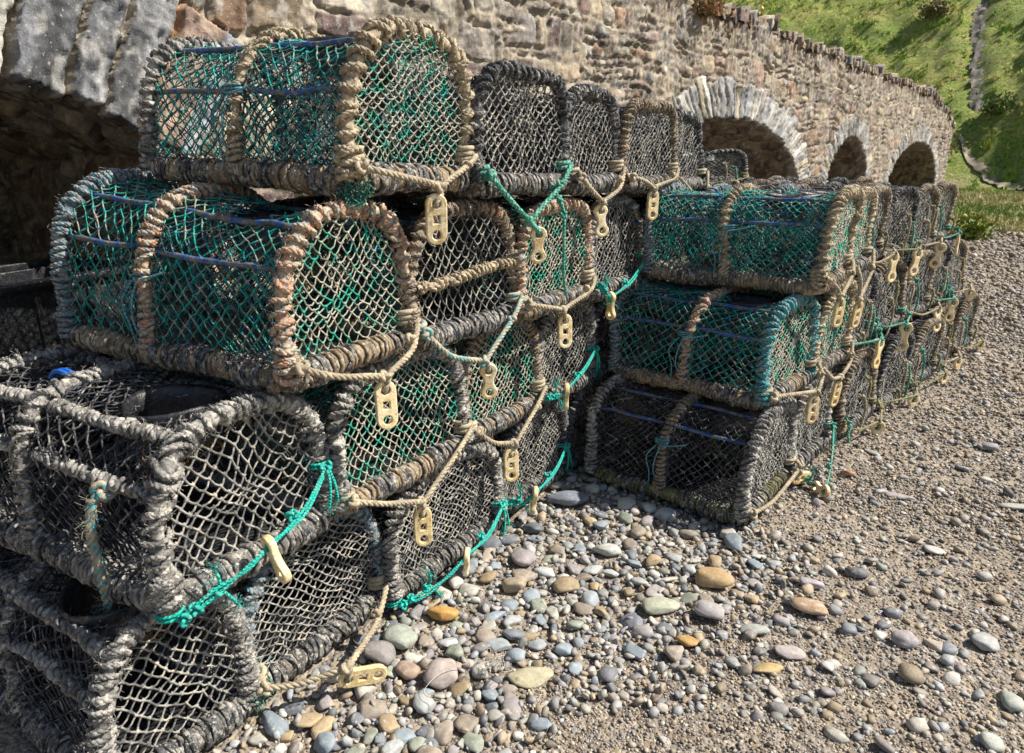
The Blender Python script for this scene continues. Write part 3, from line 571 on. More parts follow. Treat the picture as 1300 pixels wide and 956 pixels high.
# ------------------------------------------------------------ the stacks
def place(x,y,z,L,W,yaw):
    """front corner nearest the camera -> centre of the base"""
    a=math.radians(yaw); ex=np.array([math.cos(a),math.sin(a),0]); ey=np.array([-math.sin(a),math.cos(a),0])
    c=np.array([x,y,z])-ex*L/2+ey*W/2; return c,a
def local(c,a,p):
    d=np.array(p,float)-c; return (d[0]*math.cos(a)+d[1]*math.sin(a), -d[0]*math.sin(a)+d[1]*math.cos(a), d[2])
G1='lobster pots in the near stack'; G2='lobster pots in the middle stack'; G3='lobster pots in the far stack'
POTS=[
# x,y,z,L,W,yaw, toggle(kind,mesh,world pos,rot,mat), style, label
((-1.13,1.09,1.16,.70,.45,2),('hang','stad',(-1.065,1.31,1.105),(.05,.12,.2),'bridle'),
 dict(H=.355,net='green',enet='greenbeige',wrapL='grey',wrapM='beige',wrapR='beige',pitch=.024,pitchR=.034,pitchM=.036,rr=.0088,rail='wood',strips=.7,lash='cord',tuft=(.35,-.205,.02,'tealpale'),tsc=1.05,cell=.036,enr=1.0,ecell=.0265,est=.85,inner='black',lean=.0,ry=.035,rods=(.22,.36,.64,.78),e=.66),
 'large green net lobster pot with beige rope hoops, topmost at the near left end'),
((-1.12,1.55,1.135,.66,.48,0),('hang','bone',(-1.065,1.785,.995),(.0,.06,.1),'tealpale'),
 dict(H=.34,e=.46,net='black',enet='grey',wrap='dark',wrapR='dark',rail='dark',strips=1,pitch=.026,cell=.040,enr=1.3,pipe='grey'),
 'dark lobster pot in the top tier whose cream toggle hangs from pale green rope'),
((-1.11,2.05,1.125,.66,.37,0),('hang','bone',(-1.055,2.19,1.04),(.1,.0,.2),'bridle'),
 dict(H=.335,e=.48,lean=.02,net='black',enet='grey',wrap='dark',rail='dark',strips=1,pitch=.018,cell=.036,pipe='grey'),
 'narrow black-hooped lobster pot in the top tier, third along from the big green one'),
((-1.10,2.44,1.115,.66,.50,-1),('hang','stad',(-1.05,2.64,1.07),(.0,.0,.3),'bridle'),
 dict(H=.33,e=.46,net='darkblue',enet='grey',wrap='greyblue',wrapR='greybrown',rail='dark',pitch=.019,cell=.038,tuft=(-.02,-.12,.33,'teal')),
 'blue-grey lobster pot in the top tier with a bright teal wisp on its roof'),
((-1.10,2.96,1.10,.66,.40,0),('hang','bone',(-1.04,3.25,.93),(.0,.0,.4),'bridle'),
 dict(H=.33,e=.5,net='black',enet='grey',wrap='dark',rail='dark',strips=1,pitch=.02,hero=False,pipe='grey'),
 'last lobster pot of the top tier, dark mesh against the bridge arch'),
# tier 3
((-1.13,.88,.765,.78,.42,4),('hang','stad',(-1.05,1.085,.70),(.0,-.05,.25),'bridle'),
 dict(H=.365,net='green',enet='greenbeige',wrapL='greyblue',wrapM='beige_orange',wrapR='beige_orange',pitch=.0165,pitchR=.030,pitchM=.021,rr=.0088,rail='wood',strips=.7,lash='cord',cell=.038,enr=1.1,inner='green',e=.68,tsc=1.0,midx=-.06,rods=(.25,.38,.62,.75),HL=.20,ecell=.030),
 'green lobster pot with orange-flecked rope hoops, directly under the topmost left pot'),
((-1.14,1.29,.75,.68,.48,0),('hang','bone',(-1.07,1.525,.635),(.05,.1,.15),'bridleblue'),
 dict(H=.36,net='black',enet='grey',wrap='dark',wrapR='greybrown',rail='dark',strips=1,pitch=.024,crossbar='beige',cell=.046,est=1.3,inner='black'),
 'black lobster pot with a beige rope bar bound across its mesh end'),
((-1.13,1.78,.745,.68,.47,0),('hang','stad',(-1.07,1.975,.69),(.0,-.05,.2),'bridle'),
 dict(H=.36,net='greenbeige',enet='greenbeige',wrap='greybrown',wrapR='beige_orange',rail='wood',strips=.8,pitch=.021,cell=.033),
 'lobster pot with rusty rope hoop and fine mesh behind the hanging teal cord'),
((-1.12,2.26,.73,.66,.47,0),('taut','pin',(-1.06,2.31,.72),(.0,-.05,1.2),'teal'),
 dict(H=.36,net='grey',enet='grey',wrap='grey',rail='dark',strips=.9,pitch=.017,cell=.036,ta=.07,tb=.13),
 'grey-hooped lobster pot in the third tier with a teal cord across its lower edge'),
((-1.13,2.76,.73,.66,.40,0),None,dict(H=.36,net='black',wrap='dark',rail='dark',hero=False,pipe='grey'),
 'black lobster pot in shadow behind the middle stack, third tier'),
# tier 2
((-1.16,.58,.385,.76,.42,4),('taut','pin',(-1.075,.765,.455),(-.5,-.15,1.25),'teal'),
 dict(H=.37,net='black',enet='grey',wrap='grey',wrapM='grey',rail='grey',strips=.8,pitch=.026,pitchR=.028,rr=.0080,rail_r=.028,core=.012,cell=.044,nr=.0021,est=1.05,ecell=.034,rodwrap='grey',inner='black',ta=.02,tb=.17,e=.6,fuzz=1.6,midx=-.08,pipe='grey'),
 'heavily fouled grey lobster pot at lower left with turquoise cord and a slanting toggle'),
((-1.17,1.03,.385,.68,.51,0),('hang','stad',(-1.10,1.25,.29),(.0,-.02,.2),'bridle'),
 dict(H=.36,net='green',enet='greenbeige',wrap='grey',rail='wood',strips=.85,pitch=.023,rr=.0088,cell=.036,inner='green'),
 'green mesh lobster pot with grey rope hoops, just right of the fouled grey one'),
((-1.19,1.57,.38,.68,.44,0),('hang','stad',(-1.12,1.72,.285),(.0,-.05,.2),'bridle'),
 dict(H=.355,net='greenbeige',enet='greenbeige',wrap='grey',wrapR='greybrown',rail='wood',strips=.8,pitch=.021,cell=.036),
 'fine-meshed green and grey lobster pot midway along the second tier from the ground'),
((-1.2,2.02,.36,.66,.42,0),('taut','bone',(-1.125,2.10,.41),(.25,.0,.6),'teal'),
 dict(H=.37,net='grey',enet='grey',wrap='grey',rail='dark',strips=.9,pitch=.02,cell=.036,ta=.06,tb=.15),
 'grey lobster pot with knotted turquoise cord, second tier, next to the middle stack'),
((-1.2,2.46,.36,.66,.40,0),None,dict(H=.36,net='black',wrap='dark',rail='dark',hero=False,pipe='grey'),
 'black lobster pot in the shaded gap behind the middle stack, second tier'),
# tier 1
((-1.21,.44,.012,.74,.31,0),None,
 dict(H=.365,net='black',enet='grey',wrap='grey',rail='grey',strips=.7,pitch=.020,rr=.0080,cell=.042,nr=.0020,rodwrap='grey',fuzz=1.6,tuft=(.37,.17,.05,'tealpale'),pipe='grey'),
 'fouled grey lobster pot on the ground at the bottom left corner'),
((-1.22,.76,.01,.68,.45,2),('hang','stad',(-1.045,.945,.045),(1.45,.1,.1),'bridle'),
 dict(H=.36,net='grey',enet='grey',wrap='greybrown',wrapR='greyblue',rail='dark',strips=1,pitch=.024,cell=.040,est=.7,brr=.008),
 'lobster pot on the ground whose toggle and beige rope lie on the pebbles'),
((-1.2,1.22,.012,.68,.54,0),('taut','bone',(-1.11,1.455,.065),(.35,.1,.5),'teal'),
 dict(H=.36,net='black',enet='grey',wrap='dark',wrapR='grey',rail='dark',strips=1,pitch=.021,rr=.009,cell=.037,est=.85,ta=.02,tb=.10,inner='black'),
 'broad black lobster pot on the pebbles with a turquoise cord along its foot'),
((-1.22,1.80,.01,.66,.45,0),('taut','bone',(-1.12,1.87,.09),(.2,.1,.6),'teal'),
 dict(H=.355,net='grey',enet='grey',wrap='dark',rail='dark',strips=.9,pitch=.02,cell=.034,ta=.08,tb=.14),
 'dark lobster pot on the ground at the foot of the gap between the stacks'),
((-1.22,2.28,.01,.66,.42,0),None,dict(H=.355,net='black',wrap='dark',rail='dark',hero=False,pipe='grey'),
 'black lobster pot on the ground deep in the gap behind the middle stack'),
# middle stack
((-.49,2.22,.008,.62,.50,-6),('hang','stad',(-.38,2.70,.035),(1.4,.2,.3),'bridle'),
 dict(H=.375,net='black',enet='grey',wrapL='grey',wrapM='greybrown',wrapR='grey',rail='green',strips=.7,pitch=.02,pitchM=.017,cell=.034,lash='cord',inner='black',enr=1.2,rr=.0085,rods=(.27,.40,.6,.73)),
 'black net lobster pot with bright blue rods, at the bottom of the middle stack'),
((-.43,2.74,.008,.62,.43,-8),('taut','bone',(-.30,2.66,.022),(1.3,.6,.2),'tealpale'),
 dict(H=.365,net='black',enet='grey',wrap='dark',wrapR='grey',rail='dark',strips=1,pitch=.02,cell=.034,hero=False),
 'dark ground-level lobster pot with yellow toggle and teal rope on the shingle beside it'),
((-.50,2.39,.385,.62,.46,-9),('hang','stad',(-.375,2.70,.325),(.05,.05,.3),'bridle'),
 dict(H=.365,net='green',enet='greenbeige',wrapL='greyblue',wrapM='beige_orange',wrapR='tealwrap',rail='wood',strips=.8,pitch=.019,pitchR=.026,rr=.0085,cell=.038,lash='cord',inner='green',tsc=1.0,est=.8),
 'green net lobster pot with a teal-wrapped front hoop, halfway up the middle stack'),
((-.42,2.86,.385,.62,.42,-8),('hang','stad',(-.34,3.03,.30),(.0,.1,.5),'bridle'),
 dict(H=.365,net='green',enet='greenbeige',wrap='beige',wrapR='beige',rail='dark',pitch=.022,cell=.036,hero=False),
 'beige-hooped lobster pot tucked behind the teal-wrapped one, halfway up the middle stack'),
((-.41,2.64,.765,.66,.44,-3),('hang','stad',(-.345,2.79,.69),(.05,.1,.35),'bridle'),
 dict(H=.36,net='green',enet='greenbeige',wrapL='greyblue',wrapM='beige',wrapR='beige',rail='wood',strips=.8,pitch=.02,pitchR=.026,pitchM=.024,rr=.0085,cell=.033,lash='cord',inner='green',e=.5,est=.8,tsc=.95),
 'green net lobster pot with beige rope hoops, on top of the middle stack'),
((-.38,3.10,.765,.64,.41,-3),('hang','stad',(-.32,3.16,.62),(.0,.1,.4),'bridle'),
 dict(H=.35,net='green',enet='greenbeige',wrap='greyblue',wrapR='beige',rail='dark',pitch=.022,cell=.033,hero=False,e=.52),
 'second green lobster pot in the top tier of the middle stack'),
]
pots=[]
for n,(pl,br,st,lab) in enumerate(POTS):
    c,a=place(*pl); st=dict(st); st['L']=pl[3]; st['W']=pl[4]
    if br: st['bridle']=(br[0],br[1],local(c,a,br[2]),br[3],br[4])
    ry=st.get('ry',0.); c=c+np.array([0,0,math.sin(ry)*pl[3]/2])
    pots.append(make_pot(st,tuple(float(v) for v in c),a,lab,100+n,ry=ry,group=G1 if n<20 else G2))

# far stack: three kinds built once, then copied with their parts
FK=[]
for q,(wr,nt_name,tk,eye) in enumerate((('greybrown','black','bone','black'),('dark','black','bone','white'),('grey','darkblue','bone','black'))):
    st=dict(L=.66,W=.45,H=.355,tsc=1.35,loose=3,hero=False,net=nt_name,enet='grey',wrap=wr,wrapR='dark' if q==1 else 'greybrown',rail='dark',strips=1,pitch=.021,pipe='grey',e=.55,cell=.042,fuzz=.8,eye=eye,
            brr=.0052,bridle=('hang',tk,(.33+.11,-.02+.05*q,-.01),(.05,.0,.3*q),'bridleolive'))
    FK.append((st,q))
far=[]
ROW=[]
tname=('bottom','middle','top')
for i in range(5): ROW.append((0,i,-.33+.2*(i*.485),3.27+.485*i,.008,.45))
for i in range(5): ROW.append((1,i,-.40+.19*(.46*i),3.32+.46*i,.378,.45))
for i in range(4): ROW.append((2,i,-.42+.18*(.45*i),3.52+.45*i,.748,.43))
protos=[]
ordn=('nearest','second','third','fourth','farthest')
cords=('tealpale','teal','bridleolive')
for (tr,i,x,y,z,W) in ROW:
    c,a=place(x,y,z,.66,W,-10-2*((i*7+tr*3)%3)); q=(i*2+tr)%3
    o_n='farthest' if (i==4 or (tr==2 and i==3)) else ordn[i]
    lab=f'dark lobster pot of the far stack, {tname[tr]} tier, {o_n} along the beach side'
    if len(protos)<3:
        q=len(protos); r=make_pot(FK[q][0],tuple(float(v) for v in c),a,lab,300+q,group=G3); protos.append(r)
    else:
        r=copy_tree(protos[q]); r.location=tuple(float(v) for v in c); r.rotation_euler=(0,0,a); r['label']=lab; r.rotation_euler=(random.uniform(-.035,.035),random.uniform(-.03,.03),a+random.uniform(-.05,.05)); r.scale=(1,random.uniform(.96,1.03),random.uniform(.95,1.03))
        for ch in r.children:      # every toggle hangs its own way
            if ch.name.startswith('bridle_rope'):
                ch.material_slots[0].link='OBJECT'; ch.material_slots[0].material=R[random.choice(['bridleolive','tealpale','bridle','bridle'])]
                for t in ch.children: t.rotation_euler[0]+=random.uniform(-.2,.2); t.rotation_euler[2]+=random.uniform(-.5,.5)
    far.append(r)
k=0
for tr in range(3):
    for i in range(5):
        x=-1.12+.2*(i*.47); y=3.66+.47*i+.05*tr
        if tr<2 and i not in (0,4): continue
        c,a=place(x,y,.008+.37*tr,.66,.45,-11); r=copy_tree(protos[k%3]); k+=1
        r.location=tuple(float(v) for v in c); r.rotation_euler=(0,0,a)
        r['label']=f'{tname[tr]} tier lobster pot in the far stack rear row, {ordn[i]} from near end'
for i in (1,2,3):      # carry the top tier of the rear row
    for tr in (0,1):
        c,a=place(-1.12+.2*(i*.47),3.66+.47*i+.05*tr,.008+.37*tr,.66,.45,-11); r=copy_tree(protos[(i+tr)%3])
        r.location=tuple(float(v) for v in c); r.rotation_euler=(0,0,a)
        r['label']=f'{tname[tr]} tier lobster pot in the far stack rear row, {ordn[i]} from near end'
# one pot lying tilted on the rear row
r=copy_tree(protos[1]); r.location=(-1.42,3.98,1.105); r.rotation_euler=(math.radians(5),0,math.radians(-30)); r.scale=(.9,.9,.5)
r['label']='low dark creel lying on the rear row, its top just level with the stone arch'

# things hanging on the stacks
def hang_rope(name,label,cat,pts,r,mat,fz=0,strands=True,knots=(),lay=.045):
    rg=np.random.default_rng(len(label)); mb=MB(); P=catmull(pts,max(20,int(L0(np.array(pts,float))/.012)))
    (tube_rope(mb,P,r,lay=lay) if strands else sweep(mb,P[None],r,7,caps=True))
    for kq in knots: knot(mb,P[int(kq*(len(P)-1))],r*1.9,r*.8,rg)
    if fz: fuzz(mb,P,fz,.03,rg)
    return tag(mb.obj(name,mat),label,cat)
hang_rope('cord','thin teal green cord hanging down from the second top pot over the mesh below','cord',[(-1.095,1.90,1.17),(-1.05,1.905,1.10),(-1.04,1.90,1.0),(-1.045,1.91,.90),(-1.05,1.94,.82)],.0055,R['tealpale'],20,knots=(.05,.2,.32))
hang_rope('frayed_rope','frayed blue-flecked rope end hanging down the side of the fouled grey pot','rope',[(-1.33,.585,.62),(-1.33,.555,.60),(-1.34,.545,.53),(-1.345,.55,.46),(-1.35,.555,.36)],.010,R['bridleblue'],320,knots=(.05,),lay=.05)
mb=MB(); a=np.linspace(.1,PI*.9,16)
P=np.stack([-1.70+.06*np.cos(a),.70+.0*a,.735+.035*np.sin(a)],1); sweep(mb,P[None],.006,7,caps=True); sweep(mb,(P+[.0,.012,.0])[None],.006,7,caps=True)
tag(mb.obj('plastic_strap',fibre_mat('strap_blue',(.02,.15,.6),None,rough=.35,dirt_amt=.15)),'bent bright blue plastic strap poking up from the fouled grey pot','strap')
# ------------------------------------------------------------ stone bridge
CAMH=1.235
WA=math.radians(6.4); WN=np.array([math.cos(WA),-math.sin(WA),0]); WD=np.array([math.sin(WA),math.cos(WA),0]); W0=-2.6*WN
def wpt(t,z,h):   # wall coordinates -> world
    return W0+t[...,None]*WD+np.stack([0*z,0*z,z],-1)+h[...,None]*WN
ARCH=[('c',0.,-.87,2.5,1.3),('e',6.35,.7,2.07,.92),('e',10.3,.7,1.08,.86),('e',14.9,.6,2.3,.99)]
def arch_fields(A,t,z):
    """signed distance outside the opening, coordinate along the arch"""
    if A[0]=='c':
        _,tc,zc,Rr,hs=A; zs=zc+math.sqrt(Rr*Rr-hs*hs); r=np.hypot(t-tc,z-zc); ang=np.arctan2(t-tc,z-zc)
        d=np.where(z>zs-.0,np.where(np.abs(ang)<math.asin(hs/Rr)+.0,r-Rr,np.maximum(r-Rr,np.abs(t-tc)-hs)),np.abs(t-tc)-hs)
        d=np.maximum(r-Rr,np.abs(t-tc)-hs); return d,ang*Rr,(np.abs(ang)<math.asin(hs/Rr)+.10)&(z>zs-.12)
    _,tc,z0,a,b=A; u=(t-tc)/a; v=(z-z0)/b; r=np.sqrt(u*u+v*v)+1e-9
    g=np.sqrt((u/a)**2+(v/b)**2)/r; d=np.where(z>z0,(r-1)/np.maximum(g,1e-6),np.abs(t-tc)-a)
    s=np.arctan2(v,u)*(a+b)/2; return d,s,z>z0-.05
def worley(U,V,cu,cv,seed,jit=.85,offs=True):
    """irregular stones: id hash and distance to the stone's border"""
    iv=np.floor(V/cv).astype(np.int64)
    best=np.full(U.shape,1e9); br=[None]*2; bid=np.zeros(U.shape,np.uint32)
    cand=[]
    for dv in (-1,0,1):
        jv=iv+dv; sh=hf(jv,np.int64(seed))*cu if offs else 0
        iu=np.floor((U-sh)/cu).astype(np.int64)
        for du in (-2,-1,0,1,2):
            ju=iu+du
            pu=(ju+.5+jit*(hf(ju,jv,np.int64(seed+1))-.5))*cu+sh; pv=(jv+.5+jit*(hf(ju,jv,np.int64(seed+2))-.5))*cv
            ru=pu-U; rv=(pv-V); d=ru*ru+rv*rv; cand.append((ru,rv,d))
            m=d<best; best=np.where(m,d,best); bid=np.where(m,h32(ju,jv,np.int64(seed+3)),bid)
            br[0]=ru if br[0] is None else np.where(m,ru,br[0]); br[1]=rv if br[1] is None else np.where(m,rv,br[1])
    e=np.full(U.shape,1e9)
    for ru,rv,d in cand:
        dx=ru-br[0]; dy=rv-br[1]; l=np.hypot(dx,dy); k=l>1e-6
        q=np.where(k,((ru+br[0])*.5*dx+(rv+br[1])*.5*dy)/np.maximum(l,1e-6),1e9); e=np.minimum(e,q)
    return bid,e,br[0],br[1]
PAL=np.array([(.36,.29,.21),(.30,.27,.24),(.42,.36,.28),(.34,.24,.20),(.26,.19,.18),(.33,.22,.15),(.48,.43,.36),(.29,.28,.28),(.38,.31,.22),(.33,.30,.25),(.24,.20,.17),(.45,.38,.27)])
PALV=np.array([(.30,.30,.305),(.40,.385,.36),(.46,.44,.39),(.24,.245,.26),(.36,.33,.285),(.44,.38,.28),(.33,.33,.34)])
MORT=np.array((.33,.285,.22))
PAL=PAL*np.array((.98,.95,.90))
def r01(bid,k): return (h32(bid.astype(np.int64),np.int64(k)).astype(float))/4294967295.
def stone(U,V,cu,cv,seed,pal=PAL,gap=.012,relief=.035,warp=.045,offs=True,jit=.85):
    wU=U+warp*fbm2(U*4.3,V*4.3,3,seed); wV=V+warp*fbm2(U*4.3+9,V*4.3,3,seed+4)
    bid,e,ru,rv=worley(wU,wV,cu,cv,seed,jit,offs)
    g=gap*(.5+1.2*r01(bid,1)); m=sstep(g*.4,g*.4+.010,e)
    H=relief*(.15+.85*r01(bid,2)**2)+ (r01(bid,3)-.5)*.12*ru+(r01(bid,4)-.5)*.12*rv
    H=H*m+ (1-m)*(-.030*sstep(.05,.35,fbm2(U*6,V*6,3,seed+21))+.004*fbm2(U*40,V*40,3,seed+6)+.008*fbm2(U*9,V*9,2,seed+7))
    H=H-.016*np.exp(-((e-g*.4-.006)/.007)**2)*sstep(-.25,.2,fbm2(U*8,V*8,2,seed+33)); H=H+m*(.006*fbm2(U*13+r01(bid,5)*9,V*13,4,seed+8))+m*.005*np.abs(fbm2(U*45,V*30,3,seed+12))
    c=pal[(r01(bid,6)*len(pal)).astype(int)%len(pal)]*(.50+.55*r01(bid,7))[...,None]
    n=fbm2(U*16,V*16,4,seed+9); c=c*(1+.28*n)[...,None]
    c=c*(1-.45*sstep(.25,.6,fbm2(U*7+5,V*22,3,seed+10)))[...,None]
    c=c+(np.array((.58,.55,.48))-c)*(.55*sstep(.35,.6,fbm2(U*30,V*30,3,seed+11)))[...,None]
    mo=MORT*(1+.25*fbm2(U*25,V*25,3,seed+13))[...,None]; mo=mo*(1-.4*sstep(.2,.6,fbm2(U*3,V*3,3,seed+14)))[...,None]
    col=mo+(c-mo)*m[...,None]
    return H,np.clip(col,.01,1)
def rubble(U,V,cu,cv,seed,pal=PAL,relief=.02,gap=.010):
    """roughly coursed rubble: uneven courses cut into angular blocks, mortar nearly flush"""
    V2=V+.07*fbm2(U*1.1,V*1.4,3,seed)+.012*fbm2(U*9,V*9,2,seed+1); 
    cut=lambda X,w,h_,am: None
    jr=lambda k,s_: (k+.75*(hf(k,np.int64(s_))-.5))*cv
    r=np.floor(V2/cv).astype(np.int64); r=np.where(V2<jr(r,seed),r-1,r); r=np.where(V2>=jr(r+1,seed),r+1,r)
    v0=jr(r,seed); v1=jr(r+1,seed); U2=U+.012*fbm2(U*8+3,V*8,2,seed+2)+(.35*(hf(r,np.int64(seed+5))-.5))*(V2-v0)
    w=cu*(.6+.8*hf(r,np.int64(seed+6))); jc=lambda k: (k+.8*(hf(k,r,np.int64(seed+7))-.5))*w
    c_=np.floor(U2/w).astype(np.int64); c_=np.where(U2<jc(c_),c_-1,c_); c_=np.where(U2>=jc(c_+1),c_+1,c_)
    u0=jc(c_); u1=jc(c_+1); hs=hf(r,c_,np.int64(seed+8)); vm=v0+(v1-v0)*(.35+.3*hf(r,c_,np.int64(seed+9))); sp_=(hs<.34)&(v1-v0>cv*.8); up=V2>vm
    a0=np.where(sp_&up,vm,v0); a1=np.where(sp_&~up,vm,v1); sub_=np.where(sp_,np.where(up,1,2),0)
    us=u0+(u1-u0)*.5; s2_=(hf(r,c_,np.int64(seed+10))>.8)&~sp_; rt_=U2>us; u0=np.where(s2_&rt_,us,u0); u1=np.where(s2_&~rt_,us,u1); sub_=sub_+np.where(s2_,np.where(rt_,3,4),0)
    eu=np.minimum(U2-u0,u1-U2); ev=np.minimum(V2-a0,a1-V2); k=.018; h=np.clip(.5+.5*(ev-eu)/k,0,1); e=ev*(1-h)+eu*h-k*h*(1-h)
    bid=h32(r,c_,sub_.astype(np.int64)+seed); g=gap*(.4+1.3*r01(bid,1)); e=e-g*.5+.004*fbm2(U*35,V*35,2,seed+15); m=sstep(0,.008,e)
    ru=U2-(u0+u1)/2; rv=V2-(a0+a1)/2
    H=relief*(.2+.6*r01(bid,2))+(r01(bid,3)-.5)*.11*ru+(r01(bid,4)-.5)*.14*rv
    n1=fbm2(U*11+r01(bid,5)*9,V*14,4,seed+8); H=H+.005*n1+.004*np.abs(fbm2(U*40,V*40,3,seed+12))-.006*sstep(.1,.5,fbm2(U*17+r01(bid,8)*5,V*21,3,seed+18))
    Hm=.002+.006*fbm2(U*30,V*30,3,seed+6)-.022*sstep(.0,.4,fbm2(U*5,V*6,3,seed+21)); H=H*m+Hm*(1-m)
    c=pal[(r01(bid,6)*len(pal)).astype(int)%len(pal)]*(.52+.6*r01(bid,7))[...,None]
    c=c*(1+.32*fbm2(U*14,V*18,4,seed+9))[...,None]; c=c*(1-.45*sstep(.2,.6,fbm2(U*6+5,V*18,3,seed+10)))[...,None]
    c=c+(np.array((.50,.48,.43))-c)*(.5*sstep(.38,.6,fbm2(U*28,V*28,3,seed+11)))[...,None]
    mo=MORT*(.95+.3*fbm2(U*25,V*25,3,seed+13))[...,None]; mo=mo*(1-.4*sstep(.2,.6,fbm2(U*3,V*3,3,seed+14)))[...,None]
    return H,np.clip(mo+(c-mo)*m[...,None],.01,1)
def slabs(s,d,w,th,seed,pal,relief=.03,gap=.012):
    s=s+.35*w*np.sin(s/w*1.1+seed)*.6
    """arch ring: thin slabs set radially"""
    i=np.floor(s/w).astype(np.int64); best=None
    sw=s+.012*fbm2(s*6,d*9,2,seed)
    b=lambda k: (k+.6*(hf(k,np.int64(seed))-.5))*w
    i=np.where(sw<b(i),i-1,i); i=np.where(sw>=b(i+1),i+1,i)
    e=np.minimum(sw-b(i),b(i+1)-sw); top=th*(.82+.36*hf(i,np.int64(seed+2)))
    e=np.minimum(e,top-d+.004*fbm2(s*20,d*20,2,seed)); inside=d<top
    bid=h32(i,np.int64(seed+3)); m=sstep(gap*.2,gap*.2+.010,e+.006*fbm2(s*30,d*30,2,seed+41))*(e>0)
    H=relief*(.4+.8*r01(bid,2))+(r01(bid,3)-.5)*.25*(sw-(b(i)+b(i+1))/2)
    H=H*m+m*((.012 if w>.12 else .007)*fbm2(s*12,d*7,5,seed+8)+(.014 if w>.12 else .008)*np.abs(fbm2(s*40,d*18,3,seed+5)))+(1-m)*(-.012+.010*fbm2(s*30,d*30,3,seed+6))
    c=pal[(r01(bid,6)*len(pal)).astype(int)%len(pal)]*(.7+.45*r01(bid,7))[...,None]
    c=c*(1+.45*fbm2(s*18,d*9,5,seed+9))[...,None]; c=c*(1-.5*sstep(.1,.5,fbm2(s*9,d*4,4,seed+19)))[...,None]
    c=c+(np.array((.52,.50,.46))-c)*(.45*sstep(.25,.55,fbm2(s*26,d*14,4,seed+11)))[...,None]
    mo=MORT*(1.0+.4*fbm2(s*25,d*25,3,seed+13))[...,None]
    return H,np.clip(mo+(c-mo)*m[...,None],.01,1),inside
def wall_top(t): return 2.43+.02*np.sin(t*3)-np.where(t>14.5,.032*(t-14.5)**2,0)-.0*t
def wall_field(t,z):
    H1,C1=rubble(t,z,.27,.16,11,gap=.016,relief=.022); H2,C2=rubble(t,z,.19,.12,23,gap=.013,relief=.024)
    H4,C4=rubble(t,z,.11,.065,29,gap=.009,relief=.018); k4=sstep(.05,.2,fbm2(t*1.7,z*2.3,2,61)); H2=H2*(1-k4)+H4*k4; C2=C2*(1-k4[...,None])+C4*k4[...,None]
    k=sstep(2.8,3.4,t+.3*fbm2(t*2,z*2,2,3))[...,None]; H=H1*(1-k[...,0])+H2*k[...,0]; C=C1*(1-k)+C2*k
    # upright thin stones towards the top
    H3,C3=rubble(t,z,.075,.17,31,gap=.009,relief=.024); kk=sstep(.0,.1,z-(wall_top(t)-.26)+.06*fbm2(t*5,z*0,2,8)); H=H*(1-kk)+H3*kk; C=C*(1-kk[...,None])+C3*kk[...,None]
    for q,A in enumerate(ARCH):
        d,s,ok=arch_fields(A,t,z); th=(.40,.29,.25,.25)[q]; w=(.155,.07,.07,.07)[q]
        h,c,ins=slabs(s,d,w,th,50+q*7,PALV if q else PALV[[0,1,3,2,5,0,3]],relief=.05 if q==0 else .014,gap=.02 if q==0 else .012)
        if q==0:
            # one rust brown slab at the springing
            rb=(s>1.16)&(s<1.31); c=np.where(rb[...,None],c*np.array((1.05,.75,.55)),c)
        m=(ins&ok&(d>-.2)); H=np.where(m,h,H); C=np.where(m[...,None],c,C)
    H=H*sstep(0,.05,wall_top(t)-z+.02)
    return H,C
SOFT=attr_mat('stone_masonry',s1=38,amt=.34,b1=.005,speck=75,bs=1.)
bridge=empty('stone_bridge',tuple(W0)); tag(bridge,'long arched bridge of rubble masonry running behind the lobster pots','bridge')
def to_bridge(V): return V-W0
mb=MB()
def snap(t,z):
    keep=np.ones(t.shape,bool); t=t.copy(); z=z.copy()
    for A in ARCH:
        d,_,_=arch_fields(A,t,z); ins=(d<0); keep&=~ins
        if A[0]=='c':
            _,tc,zc,Rr,hs=A; zs=zc+math.sqrt(Rr*Rr-hs*hs); r=np.hypot(t-tc,z-zc)
            dr=Rr-r; dh=hs-np.abs(t-tc); rad=ins&(dr<dh)
            f=Rr/np.maximum(r,1e-6); t2=np.where(rad,tc+(t-tc)*f,np.where(ins,tc+np.sign(t-tc)*hs,t)); z=np.where(rad,zc+(z-zc)*f,z); t=t2
        else:
            _,tc,z0,a,b=A; r=np.sqrt(((t-tc)/a)**2+((z-z0)/b)**2)+1e-9; up=ins&(z>z0); lo=ins&(z<=z0)
            t2=np.where(up,tc+(t-tc)/r,np.where(lo,tc+np.sign(t-tc)*a,t)); z=np.where(up,z0+(z-z0)/r,z); t=t2
    return t,z,keep
TEND=18.3
def slab_edge(s,w,seed):
    s=s+.35*w*np.sin(s/w*1.1+seed)*.6
    i=np.floor(s/w).astype(np.int64); b=lambda k:(k+.6*(hf(k,np.int64(seed))-.5))*w; sw=s+.012*fbm2(s*6,s*0,2,seed)
    i=np.where(sw<b(i),i-1,i); i=np.where(sw>=b(i+1),i+1,i)
    return hf(i,np.int64(seed+31))*(.045 if w>.12 else .03)+.008*fbm2(s*30,s*0,2,seed)
def ragged(t,z):
    # the lower ends of the ring stones hang down unevenly
    for q,A in enumerate(ARCH):
        d,s,ok=arch_fields(A,t,z); f=np.exp(-np.maximum(d,0)/.05)*(np.abs(d)<.2)*ok*slab_edge(s,(.155,.07,.07,.07)[q],50+q*7)
        if A[0]=='c': dx,dz=t-A[1],z-A[2]
        else: dx,dz=(t-A[1])/A[3]**2,(z-A[2])/A[4]**2
        l=np.hypot(dx,dz)+1e-9; t=t-f*dx/l; z=z-f*dz/l
    return t,z
